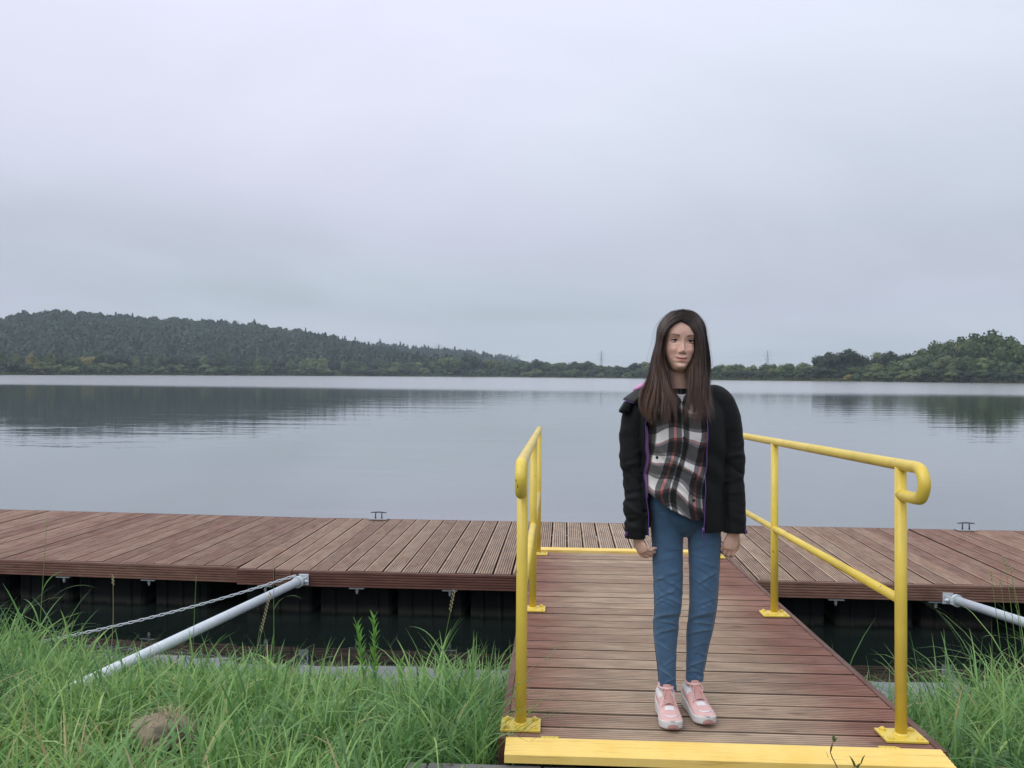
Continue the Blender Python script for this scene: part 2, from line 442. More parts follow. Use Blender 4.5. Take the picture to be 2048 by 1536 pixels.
def forest(name, ridx, count, bl, conif, m, label):
    R, sp, th, tab = RIDGES[ridx]; rng = np.random.default_rng(40 + ridx)
    units = [forest_unit(rng, False) for _ in range(6)]; cu = [forest_unit(rng, True) for _ in range(4)]
    vs, fs, at, n0 = [], [], [], 0
    foot = R - (230 if ridx < 2 else 150)
    for _ in range(count):
        b = rng.uniform(*bl); u = rng.uniform(-.18, 1.0) ; d = R - u * (R - foot)
        e = np.interp(b, [p[0] for p in tab], [p[1] for p in tab])
        if e < 3: continue
        x, y = pol(b, d); z = hill_z(ridx, b, d)
        isc = rng.random() < (conif if not callable(conif) else conif(b))
        v, f = (cu if isc else units)[rng.integers(4)]
        h = th * rng.uniform(.66, 1.16) * (1.12 if isc else 1); w = h * rng.uniform(.42, .85) * (.75 if isc else 1)
        a = rng.uniform(0, 6.28); c, s = cos(a), sin(a)
        V = v * (w, w, h); V = np.column_stack([V[:, 0] * c - V[:, 1] * s + x, V[:, 0] * s + V[:, 1] * c + y, V[:, 2] + z - 1.5])
        vs.append(V); fs.append(np.array([tuple(q) + (-1,) if len(q) == 3 else q for q in f]) ); at.append(np.full(len(v), np.clip(rng.normal(.45, .24), 0, 1) * (.5 if isc else 1)))
        fs[-1] = np.where(fs[-1] < 0, -1, fs[-1] + n0); n0 += len(v)
    V = np.concatenate(vs); F = np.concatenate(fs)
    me = bpy.data.meshes.new(name)
    tri = F[F[:, 3] < 0][:, :3]; quad = F[F[:, 3] >= 0]
    fast_mesh(me, V, tri, quad, np.concatenate(at))
    me.materials.append(m)
    place(me, name, kind='stuff', label=label, cat='forest')
def fast_mesh(me, V, tri, quad, at=None, smooth=False):
    tri = np.asarray(tri, np.int32).reshape(-1, 3); quad = np.asarray(quad, np.int32).reshape(-1, 4)
    me.vertices.add(len(V)); me.vertices.foreach_set('co', np.asarray(V, np.float32).ravel())
    nl = tri.size + quad.size; me.loops.add(nl); me.loops.foreach_set('vertex_index', np.concatenate([tri.ravel(), quad.ravel()]).astype(np.int32))
    nt, nq = len(tri), len(quad); me.polygons.add(nt + nq)
    ls = np.concatenate([np.arange(nt) * 3, nt * 3 + np.arange(nq) * 4]).astype(np.int32)
    me.polygons.foreach_set('loop_start', ls)
    try: me.polygons.foreach_set('loop_total', np.concatenate([np.full(nt, 3), np.full(nq, 4)]).astype(np.int32))
    except Exception: pass
    if at is not None:
        a = me.attributes.new('t', 'FLOAT', 'POINT'); a.data.foreach_set('value', np.asarray(at, np.float32))
    me.update(calc_edges=True); me.validate()
    if smooth: me.shade_smooth()
def hill_z(i, b, d):
    R, sp, th, tab = RIDGES[i]
    e = np.interp(b, [p[0] for p in tab], [p[1] for p in tab])
    top = e * R / 1000 * np.cos(np.radians(np.asarray(b) + 2.9)) + CAM_H - th * .86
    foot = R - (230 if i < 2 else 150)
    t = np.clip((d - foot) / (R - foot), 0, 1)
    t2 = np.where(np.asarray(d) > R, 1 - .6 * np.clip((np.asarray(d) - R) / 300, 0, 1), t ** .85)
    x, y = pol(b, d)
    bump = 2.5 * np.sin(x / 37 + 1) * np.cos(y / 29) * np.sin(pi * np.clip(t, 0, 1))
    return np.maximum(top * t2, 0) + bump + 1.0
for i, nm in enumerate(('wooded_hill', 'wooded_hill', 'distant_hill')):
    R = RIDGES[i][0]; foot = R - (230 if i < 2 else 150); tab = RIDGES[i][3]
    polar_sheet(nm, np.linspace(tab[0][0], tab[-1][0], 90), lambda b: np.concatenate([np.linspace(foot - 4, R, 12), [R + 60, R + 150, R + 300]]),
                lambda b, d, i=i: hill_z(i, b, d), MAT['soil'], kind='structure')
m_for = leaf_mat('forest_canopy', (.018, .036, .020), (.038, .066, .030), .15, objvar=False)
forest('hillside_forest', 0, 4300, (-42, -7), lambda b: .02 if b < -17 else .22, m_for, 'dark mixed forest covering the long hill on the left above the lake')
forest('ridge_forest', 1, 1700, (-19, 0), lambda b: .45 if b < -6 else .2, m_for, 'forest with spiky conifer tops on the lower ridge right of the long hill')
forest('distant_forest', 2, 700, (-11, 16), .1, m_for, 'pale hazy woods on the farthest low hill by the pylons')

# ------------------------------------------------------------------ trees of the far shore
def crown_variant(seed, shape='round', nq=1500):
    """leaf clumps over several lobes; unit tree: height 1, width about 1"""
    rng = np.random.default_rng(seed); lobes = []
    if shape == 'round': zc_, zr, wr, k, z0 = .58, .36, .36, 15, .14
    elif shape == 'tall': zc_, zr, wr, k, z0 = .55, .42, .26, 14, .1
    elif shape == 'bush': zc_, zr, wr, k, z0 = .42, .42, .40, 14, 0
    else: zc_, zr, wr, k, z0 = .56, .40, .30, 12, .12
    for _ in range(k):
        d = rng.normal(size=3); d /= np.linalg.norm(d); r = rng.uniform(.35, .95) ** .6
        lobes.append((np.array([d[0] * wr * r, d[1] * wr * r, zc_ + d[2] * zr * r]), rng.uniform(.13, .23) * (1 if shape != 'bush' else 1.1)))
    lobes.append((np.array([0, 0, zc_]), .27))
    mbx = MB(); import bmesh
    bm = bmesh.new(); bmesh.ops.create_icosphere(bm, subdivisions=2, radius=1.0)
    iv = np.array([q.co[:] for q in bm.verts]); ifc = [tuple(q.index for q in fa.verts) for fa in bm.faces]; bm.free()
    tris = []; V = []; A = []; n0 = 0
    for c, r in lobes:
        v = iv * (1 + .25 * vnoise(iv + c * 9, 2.2, seed))[:, None] * r * .78 + c
        v[:, 2] = np.maximum(v[:, 2], .02); V.append(v); A.append(np.full(len(v), .22)); tris.append(np.array(ifc) + n0); n0 += len(v)
    w = np.array([r * r for _, r in lobes]); idx = rng.choice(len(lobes), nq, p=w / w.sum())
    C = np.array([c for c, _ in lobes])[idx]; Rr = np.array([r for _, r in lobes])[idx]
    d = rng.normal(size=(nq, 3)); d /= np.linalg.norm(d, axis=1)[:, None]
    P = C + d * (Rr * rng.uniform(.78, 1.22, nq))[:, None]; P[:, 2] = np.maximum(P[:, 2], .03)
    s = rng.uniform(.014, .042, nq)
    a = rng.normal(size=(nq, 3)); a -= (a * d).sum(1)[:, None] * d * .6; a /= np.linalg.norm(a, axis=1)[:, None]
    b = np.cross(a, d + .5 * rng.normal(size=(nq, 3))); b /= np.linalg.norm(b, axis=1)[:, None]
    q = np.stack([P + a * s[:, None] * 1.3, P + b * s[:, None], P - a * s[:, None] * 1.3, P - b * s[:, None]], 1).reshape(-1, 3)
    V.append(q); tl = np.clip(.25 + .55 * rng.random(idx.max() + 1)[idx] + .2 * rng.normal(size=nq) * .8, 0, 1); A.append(np.repeat(tl, 4))
    quad = n0 + np.arange(nq * 4).reshape(-1, 4)
    me = bpy.data.meshes.new('crown'); V = np.concatenate(V)
    V[:, 2] *= 1.0 / V[:, 2].max(); 
    fast_mesh(me, V, np.concatenate(tris), quad, np.concatenate(A))
    return me
def trunk_variant(seed):
    rng = np.random.default_rng(seed); t = MB(); lean = rng.normal(size=2) * .03
    p = np.array([(0, 0, -.02), (lean[0] * .5, lean[1] * .5, .2), (lean[0], lean[1], .45), (lean[0] * 1.3, lean[1] * 1.4, .7)])
    t.tube(smooth_path(p, 7), np.linspace(.022, .006, 7), 6)
    for i in range(5):
        a = rng.uniform(0, 6.28); z = rng.uniform(.22, .5); l = rng.uniform(.15, .26)
        t.tube([(lean[0] * z * 2, lean[1] * z * 2, z), (cos(a) * l * .5, sin(a) * l * .5, z + l * .6), (cos(a) * l, sin(a) * l, z + l)], [.010, .007, .003], 5)
    return t.mesh('trunk')
LEAFM = {
    'dark': leaf_mat('dark_foliage', (.014, .026, .013), (.042, .066, .026), .15),
    'mid': leaf_mat('green_foliage', (.028, .054, .016), (.090, .138, .040), .2),
    'pale': leaf_mat('pale_foliage', (.070, .100, .032), (.180, .220, .075), .25),
    'gold': leaf_mat('yellowing_foliage', (.14, .135, .038), (.34, .29, .09), .25)}
VAR = {}
for i, (sh, km) in enumerate([('round', 'dark'), ('round', 'mid'), ('tall', 'mid'), ('tall', 'pale'), ('tall', 'gold'), ('bush', 'dark'), ('bush', 'mid'), ('bush', 'pale'), ('round', 'pale'), ('open', 'dark'), ('round', 'gold'), ('bush', 'gold')]):
    for j in range(2):
        me = crown_variant(100 + i * 5 + j, sh, 1700 if sh != 'bush' else 1300); me.materials.append(LEAFM[km]); VAR.setdefault((sh, km), []).append(me)
TRK = []
for j in range(3):
    t = trunk_variant(60 + j); t.materials.append(MAT['bark']); TRK.append(t)
hrng = random.Random(5)
def tree(bear, d, h, w, sh, km, label, group=None, cat=None, name=None):
    x, y = pol(bear, d); z = float(fs_z(bear, d)) - .3
    nm = name or ('bush' if sh == 'bush' else 'tree')
    o = empty(nm, (x, y, z), hrng.uniform(0, 6.28), label=label, cat=cat or ('bush' if sh == 'bush' else 'tree'), group=group)
    o.scale = (1, 1, 1)
    c = place(hrng.choice(VAR[(sh, km)]), 'crown', o); c.scale = (w, w, h)
    t = place(hrng.choice(TRK), 'trunk', o); t.scale = (w * (.9 if sh != 'bush' else .6), w * (.9 if sh != 'bush' else .6), h * .95)
    return o
def elev(e, d, b): return e / 1000 * d * cos(radians(b + 2.9)) + CAM_H     # height of a top seen at e per mille of the view's focal depth above the horizon
# --- left: birch and willow row below the long hill
gl, gb = 'trees of the shoreline row below the long wooded hill', 'bushes along the waterline below the long wooded hill'
left = [(-34.6, 25, 'tall', 'mid'), (-33.9, 21, 'tall', 'pale'), (-33.2, 22, 'tall', 'gold'), (-32.6, 18, 'round', 'mid'), (-32.1, 24, 'tall', 'pale'), (-31.5, 20, 'round', 'dark'),
        (-30.9, 19, 'round', 'mid'), (-30.2, 19, 'round', 'gold'), (-29.4, 23, 'tall', 'mid'), (-28.8, 22, 'round', 'dark'), (-28.1, 19, 'round', 'dark'), (-27.4, 18.5, 'tall', 'pale'),
        (-26.8, 19, 'tall', 'mid'), (-26.1, 20, 'tall', 'pale'), (-25.4, 21, 'round', 'dark'), (-24.8, 22, 'tall', 'mid'), (-24.1, 20, 'round', 'dark'), (-23.4, 21, 'tall', 'pale'), (-22.7, 19, 'round', 'dark'),
        (-22.1, 20.5, 'tall', 'mid'), (-21.4, 18, 'round', 'dark'), (-20.7, 17.5, 'tall', 'mid'), (-20.0, 20, 'tall', 'pale'), (-19.3, 19, 'tall', 'mid'), (-18.6, 15, 'round', 'dark'), (-17.9, 14, 'round', 'mid'), (-17.2, 17, 'tall', 'pale'),
        (-16.6, 18.5, 'round', 'pale'), (-15.9, 19, 'round', 'pale'), (-15.2, 18.5, 'round', 'dark'), (-14.5, 16, 'tall', 'pale'), (-13.8, 18, 'round', 'mid'), (-13.1, 15, 'tall', 'pale'), (-12.4, 16, 'round', 'dark')]
for i, (b, e, sh, km) in enumerate(left):
    d = float(shore_d(b)) + hrng.uniform(14, 30); h = elev(e, d, b) * .98
    lab, gg = f'{ {"dark":"dark green","mid":"green","pale":"pale green","gold":"yellowish"}[km] } {"slender" if sh=="tall" else "round"} tree in the shoreline row below the long hill', gl + ' ' + km + ' ' + ('slender' if sh == 'tall' else 'round')
    if i == 2: lab, gg = 'yellowish slender tree near the left edge of the far shore, in front of the hill', None
    if i == 7: lab, gg = 'yellow round tree, brightest on the far shore below the long hill', None
    tree(b, d, h, h * (.62 if sh == 'tall' else .95), sh, km, lab, gg)
for i in range(62):
    b = -35.5 + i * .42 + hrng.uniform(-.1, .1); d = float(shore_d(b)) + hrng.uniform(3, 9); km = hrng.choice(['mid', 'mid', 'dark', 'pale'])
    h = hrng.uniform(3.6, 6.8)
    tree(b, d, h, h * hrng.uniform(1.2, 1.9), 'bush', km, {'mid': 'green', 'dark': 'dark green', 'pale': 'pale green'}[km] + ' bush at the waterline below the long hill', gb + ' ' + km)
# --- centre
gc = 'trees of the low row on the far shore left of the girl'
centre = [(-11.7, 15.2, 'round', 'mid'), (-11.0, 14, 'round', 'pale'), (-10.4, 13.5, 'round', 'mid'), (-9.8, 15, 'round', 'mid'), (-9.2, 14, 'round', 'pale'), (-8.6, 15.5, 'round', 'dark'), (-8.0, 19, 'round', 'mid'), (-7.4, 21, 'round', 'pale'), (-6.7, 20, 'round', 'mid'),
          (-5.75, 25.2, 'round', 'dark'), (-4.6, 18, 'round', 'pale'), (-3.9, 17.6, 'round', 'pale'), (-3.2, 16, 'round', 'mid'), (-2.6, 15.5, 'round', 'mid'), (-2.0, 16.4, 'round', 'mid'), (-1.0, 19, 'round', 'dark'), (-.3, 15.4, 'round', 'mid'), (.3, 15.2, 'round', 'pale'), (.9, 14.5, 'round', 'mid'),
          (1.5, 16.5, 'round', 'dark'), (2.1, 17.0, 'round', 'dark'), (2.7, 14.5, 'round', 'mid'), (3.3, 12, 'round', 'mid'), (3.9, 11.5, 'round', 'mid'), (4.5, 12.2, 'round', 'dark'), (5.1, 11.5, 'round', 'mid'), (5.7, 15.2, 'round', 'dark'), (6.3, 16.8, 'round', 'pale'), (6.9, 17.5, 'round', 'pale'), (7.4, 18, 'round', 'mid')]
for i, (b, e, sh, km) in enumerate(centre):
    d = float(shore_d(min(b, 6.6))) + hrng.uniform(12, 26); h = elev(e, d, b) * .98
    lab, gg = {'dark': 'dark green', 'mid': 'green', 'pale': 'pale green'}[km] + ' round tree in the low row left of the girl', gc + ' ' + km
    if abs(b + 5.75) < .01: lab, gg = 'big dark tree standing out above the far treeline, right of the long hill', None
    if abs(b + 1.0) < .01: lab, gg = 'dark round tree at the end of the low ridge, left of the tall pylon', None
    wf = 1.25 if not (gg is None) else 1.15
    tree(b, d, h, h * wf, sh, km, lab, gg)
for i in range(44):
    b = -12.5 + i * .45 + hrng.uniform(-.1, .1); d = float(shore_d(min(b, 6.6))) + hrng.uniform(3, 8); km = hrng.choice(['mid', 'mid', 'dark', 'pale']); h = hrng.uniform(3.4, 6.5)
    tree(b, d, h, h * hrng.uniform(1.4, 2.0), 'bush', km, {'mid': 'green', 'dark': 'dark green', 'pale': 'pale green'}[km] + ' bush at the waterline left of the girl', 'bushes at the waterline left of the girl ' + km)
# --- right
gr = 'willow bushes in the even row right of the girl'
for i in range(17):
    b = 8.2 + i * .52 + hrng.uniform(-.08, .08); e = np.interp(b, [8, 10.6, 11.6, 13.2, 15.1, 17], [16, 12.5, 14.2, 14.6, 15.6, 16.5]) * hrng.uniform(.92, 1.04)
    d = float(shore_d(b)) + hrng.uniform(8, 14); h = elev(e, d, b); km = ['mid', 'pale', 'mid'][i % 3]
    tree(b, d, h, h * 1.15, 'bush', km, {'mid': 'green', 'pale': 'pale green'}[km] + ' willow bush in the even row right of the girl', gr + ' ' + km)
    d = float(shore_d(b)) + hrng.uniform(3, 5)
    tree(b + .25, d, h * .62, h * .95, 'bush', hrng.choice(['mid', 'dark']), 'low bush at the waterline in front of the willow row', 'low bushes in front of the willow row')
right = [
    (17.55, 25, 1.0, 18, 'open', 'dark', 'dark tree with ragged top, left shoulder of the first big clump'),
    (18.9, 33.2, 1.25, 14, 'round', 'dark', 'big dark round tree on the far shore, first clump right of the girl'),
    (18.2, 29.5, 1.1, 22, 'open', 'dark', 'dark tree leaning into the left side of the big dark round tree'),
    (19.6, 28, 1.0, 18, 'round', 'dark', 'dark tree on the right side of the first big clump'),
    (20.2, 25, .9, 26, 'open', 'dark', 'small dark tree with airy top just right of the first clump'),
    (20.75, 24.8, 1.1, 22, 'round', 'dark', 'dark low tree left of the pale rounded one on the far shore'),
    (21.3, 29.4, 1.0, 34, 'round', 'pale', 'pale rounded tree top behind the dark trees on the right shore'),
    (21.9, 31.2, 1.15, 20, 'round', 'dark', 'dark dome-shaped tree right of the pale top'),
    (22.75, 28.5, 1.0, 24, 'open', 'dark', 'dark scraggly tree in the dip of the right treeline'),
    (23.3, 33.5, 1.0, 26, 'round', 'mid', 'green tree at the foot of the rising right clump'),
    (23.95, 37.5, 1.0, 28, 'round', 'mid', 'green tree halfway up the rising right clump'),
    (24.6, 44, .95, 30, 'round', 'mid', 'tall green tree left of the two highest crowns'),
    (25.3, 49, .95, 30, 'round', 'mid', 'tall green tree with a domed crown, third highest on the right'),
    (26.1, 48, .9, 26, 'round', 'pale', 'pale green tree between the domed tall crowns'),
    (26.7, 54, .95, 28, 'round', 'mid', 'very tall green tree just left of the highest crown'),
    (27.5, 57.6, 1.0, 28, 'round', 'mid', 'highest tree of the far shore with a broad grey-green crown'),
    (28.3, 50, .95, 24, 'round', 'mid', 'tall green tree on the right slope of the highest crown'),
    (28.95, 40, 1.0, 28, 'round', 'dark', 'dark tree at the right edge of the picture'),
    (30.0, 44, 1.0, 28, 'round', 'mid', 'green tree just past the right edge of the picture'),
    (25.0, 36, 1.0, 16, 'round', 'dark', 'dark tree in the shade below the tall crowns'),
]
for b, e, wf, dd, sh, km, lab in right:
    d = float(shore_d(b)) + dd; h = elev(e, d, b); tree(b, d, h, h * wf * .9, sh, km, lab)
gw = 'willow thicket in front of the tall trees on the right shore'
wl = [(20.2, 15), (20.9, 17), (21.6, 19), (22.3, 21), (23.0, 24), (23.7, 26), (24.3, 27), (25.0, 27), (25.7, 25), (26.3, 26), (26.9, 25), (27.5, 22), (28.1, 20), (28.7, 18), (29.4, 17), (30.1, 18)]
for i, (b, e) in enumerate(wl):
    d = float(shore_d(b)) + hrng.uniform(8, 14); h = elev(e, d, b); km = ['mid', 'pale', 'mid'][i % 3]
    tree(b, d, h, h * 1.25, 'bush', km, {'mid': 'green', 'pale': 'pale green'}[km] + ' willow bush in the thicket below the tall trees', gw + ' ' + km)
    d = float(shore_d(b)) + hrng.uniform(3, 5)
    km2 = hrng.choice(['mid', 'dark', 'pale'])
    tree(b - .3, d, h * .5, h * .95, 'bush', km2, {'mid': 'green', 'dark': 'dark green', 'pale': 'pale green'}[km2] + ' bush at the water below the right thicket', 'bushes at the water at the foot of the right thicket ' + km2)
for b_, h_, km_ in ((17.2, 5, 'dark'), (17.9, 6, 'dark'), (18.5, 5.5, 'mid'), (19.0, 6.5, 'dark'), (19.6, 6, 'mid'), (16.9, 6.5, 'mid'), (20.0, 6.2, 'dark')):
    tree(b_, float(shore_d(b_)) + 9, h_, h_ * 1.9, 'bush', km_, {'dark': 'dark', 'mid': 'green'}[km_] + ' undergrowth bush below the first clump right of the girl', 'undergrowth below the first big clump ' + km_)
tree(19.2, float(shore_d(19.2)) + 2.5, 3.0, 6, 'bush', 'gold', 'low yellowish bush at the waterline below the first big clump')

ORD = 'first second third fourth fifth sixth seventh eighth ninth tenth eleventh twelfth thirteenth fourteenth fifteenth sixteenth seventeenth eighteenth nineteenth twentieth'.split()
def ordinal(i):
    if i < 20: return ORD[i]
    t, u = divmod(i + 1, 10); return ({2: 'twenty', 3: 'thirty', 4: 'forty'}[t] + '-' + ORD[u - 1]) if u else {3: 'thirtieth', 4: 'fortieth'}[t]
by = {}
for o in list(COL.objects):
    if o.get('category') in ('tree', 'bush'): by.setdefault(o['label'], []).append(o)
for lab, os_ in by.items():
    if len(os_) > 1:
        for i, o in enumerate(sorted(os_, key=lambda q: q.location.x / q.location.y)): o['label'] = ordinal(i) + ' ' + lab.replace(' tree ', ' tree from the left ', 1).replace(' bush ', ' bush from the left ', 1)
# reed belt at the foot of the far bank
def blades(P, L, az, lean, w, nseg, rng, curl=1.0):
    """P (n,3) roots, L lengths, az lean direction, lean 0..1, w half widths -> verts, quads"""
    n = len(P); t = np.linspace(0, 1, nseg + 1)[None, :]
    d = np.stack([np.cos(az), np.sin(az)], 1)
    th = lean[:, None] * (.15 + curl * t ** 1.3) * 1.5               # angle from vertical along the blade
    ds = (L / nseg)[:, None]
    hx = np.cumsum(np.sin(th) * ds, 1) - np.sin(th[:, :1]) * ds; hz_ = np.cumsum(np.cos(th) * ds, 1) - np.cos(th[:, :1]) * ds
    C = P[:, None, :] + np.stack([d[:, :1] * hx, d[:, 1:] * hx, hz_], 2)
    ra = az + rng.normal(0, .7, n) + pi / 2; sdir = np.stack([np.cos(ra), np.sin(ra), np.zeros(n)], 1)
    ww = w[:, None] * np.clip(np.minimum(.55 + t * 1.6, 1.35 * (1 - t) ** .7 + .04), 0, 1)
    A = C - sdir[:, None, :] * ww[:, :, None]; B = C + sdir[:, None, :] * ww[:, :, None]
    V = np.stack([A, B], 2).reshape(-1, 3)
    base = (np.arange(n) * (nseg + 1) * 2)[:, None] + (np.arange(nseg) * 2)[None, :]
    Q = np.stack([base, base + 1, base + 3, base + 2], 2).reshape(-1, 4)
    return V, Q
rng = np.random.default_rng(3)
n = 9000; b = rng.uniform(-37, 31, n); dd = shore_d(b) + rng.uniform(-.3, 2.6, n); x, y = pol(b, dd)
V, Q = blades(np.column_stack([x, y, np.zeros(n)]), rng.uniform(.7, 1.9, n), rng.uniform(0, 6.28, n), rng.uniform(.05, .3, n), rng.uniform(.10, .22, n), 2, rng)
me = bpy.data.meshes.new('reed_belt'); fast_mesh(me, V, [], Q, np.repeat(rng.random(n), 6)); me.materials.append(leaf_mat('reeds', (.045, .065, .022), (.14, .145, .06), .2, objvar=False))
place(me, 'reed_belt', kind='stuff', label='thin belt of yellow-green reeds at the foot of the far bank', cat='reeds')

# ------------------------------------------------------------------ pylons, power lines, swan
def pylon(bear, d, z0, H, label, w0=6.5):
    x, y = pol(bear, d); o = empty('electricity_pylon', (x, y, z0), -radians(bear) + .5, label=label, cat='pylon', group='lattice pylons on the horizon')
    t = MB(); lv = [0, .14, .27, .39, .50, .60, .69, .77, .84, .90, .95, 1.0]
    hw = lambda s: (w0 / 2) * (1 - s) ** 1.15 * .92 + .35 * (1 - s * .8)
    r = .16
    for sx, sy in ((1, 1), (1, -1), (-1, 1), (-1, -1)):
        t.tube([(sx * hw(s), sy * hw(s), s * H) for s in lv], r, 4)
    for a, c in zip(lv[:-1], lv[1:]):
        for s1 in (1, -1):
            t.tube([(hw(a), s1 * hw(a), a * H), (-hw(c), s1 * hw(c), c * H)], r * .7, 3); t.tube([(-hw(a), s1 * hw(a), a * H), (hw(c), s1 * hw(c), c * H)], r * .7, 3)
            t.tube([(s1 * hw(a), hw(a), a * H), (s1 * hw(c), -hw(c), c * H)], r * .7, 3); t.tube([(s1 * hw(a), -hw(a), a * H), (s1 * hw(c), hw(c), c * H)], r * .7, 3)
    t.build('lattice_mast', MAT['metal_grey'], o)
    for s, l in ((.62, 7), (.75, 8.5), (.87, 6)):
        a = MB()
        for sg in (1, -1):
            for q in (1, -1):
                a.tube([(sg * hw(s), q * hw(s), s * H), (sg * l, 0, s * H + .6)], r * .8, 3)
            a.tube([(sg * hw(s), 0, s * H + 2.4), (sg * l, 0, s * H + .6)], r * .8, 3); a.tube([(sg * l, 0, s * H + .6), (sg * l, 0, s * H - 1.6)], r * .6, 3)
        a.build('crossarm', MAT['metal_grey'], o)
    return o
PY = [(3.27, 1350, 3, 39.5, 'tall lattice pylon standing clear above the treeline left of the girl'),
      (14.3, 1420, 3, 42.5, 'slender pylon above the low bushes right of the girl'),
      (-7.98, 1150, 22, 22, 'small pylon poking up on the forested ridge'),
      (-2.5, 1900, 20, 30, 'faintest tiny pylon beside the distant pale hill')]
for p in PY: pylon(*p)
def wire(p, q, sag, label):
    t = np.linspace(0, 1, 17); P = np.outer(1 - t, p) + np.outer(t, q); P[:, 2] -= 4 * sag * t * (1 - t)
    MB().tube(P, .022, 4).build('power_line', MAT['metal_dark'], label=label, cat='power line', group='power lines strung between the pylons')
for fr in (.62, .87):
    for sg in (-7, 7):
        pts = []; hn = 'lower' if fr < .7 else 'upper'; sn = 'left' if sg < 0 else 'right'
        for (bb, d, z0, H, _l) in PY[:3]:
            x, y = pol(bb, d); an = -radians(bb) + .5; pts.append((x + cos(an) * sg, y + sin(an) * sg, z0 + fr * H - 1))
        wire(pts[2], pts[0], 9, f'{hn} power line on the {sn} side, from the ridge pylon to the tall pylon'); wire(pts[0], pts[1], 9, f'{hn} power line on the {sn} side, from the tall pylon to the right pylon')
white = simple('white_feathers', (.8, .8, .78), .7)
sx_, sy_ = pol(-8.05, 330)
sw = empty('swan', (sx_, sy_, 0), .4, label='tiny white swan floating far out near the far shore', cat='bird')
t = MB(); t.tube(smooth_path([(-.62, 0, .16), (-.4, 0, .2), (0, 0, .2), (.32, 0, .16), (.46, 0, .12)], 9), [.03, .14, .22, .24, .26, .25, .22, .15, .05], 10)
t.tube(smooth_path([(.36, 0, .18), (.52, 0, .42), (.44, 0, .66), (.56, 0, .78), (.70, 0, .72)], 10), [.09, .07, .055, .05, .045, .045, .05, .055, .045, .02], 8)
t.build('body', white, sw)
MB().tube([(.69, 0, .73), (.80, 0, .69)], [.025, .008], 6).build('beak', simple('beak_orange', (.55, .2, .04)), sw)

# ------------------------------------------------------------------ ribbed boards
def board_mesh(name, L, w, th, ridges=7, depth=.0035, over=0.0):
    """board along local X, ribbed top face at z=0, centred in y"""
    p = w / ridges; prof = []
    for i in range(ridges):
        y0 = -w / 2 + i * p
        prof += [(y0 + p * .12, 0), (y0 + p * .56, 0), (y0 + p * .68, -depth), (y0 + p * .96, -depth)]
    prof = [(-w / 2, -depth * 1.1), (-w / 2 + .001, -.001)] + prof[:-2] + [(w / 2 - .001, -.001), (w / 2, -depth * 1.1), (w / 2, -th), (-w / 2, -th)]
    prof = np.array(prof); r = []
    for x in (-L / 2, L / 2): r.append(np.column_stack([np.full(len(prof), x), prof[:, 0], prof[:, 1]]))
    b = MB(); n = len(prof); v = np.concatenate(r)
    f = [(j, (j + 1) % n, n + (j + 1) % n, n + j) for j in range(n)] + [tuple(range(n))[::-1], tuple(range(n, 2 * n))]
    b.add(v, f); return b.mesh(name, False)

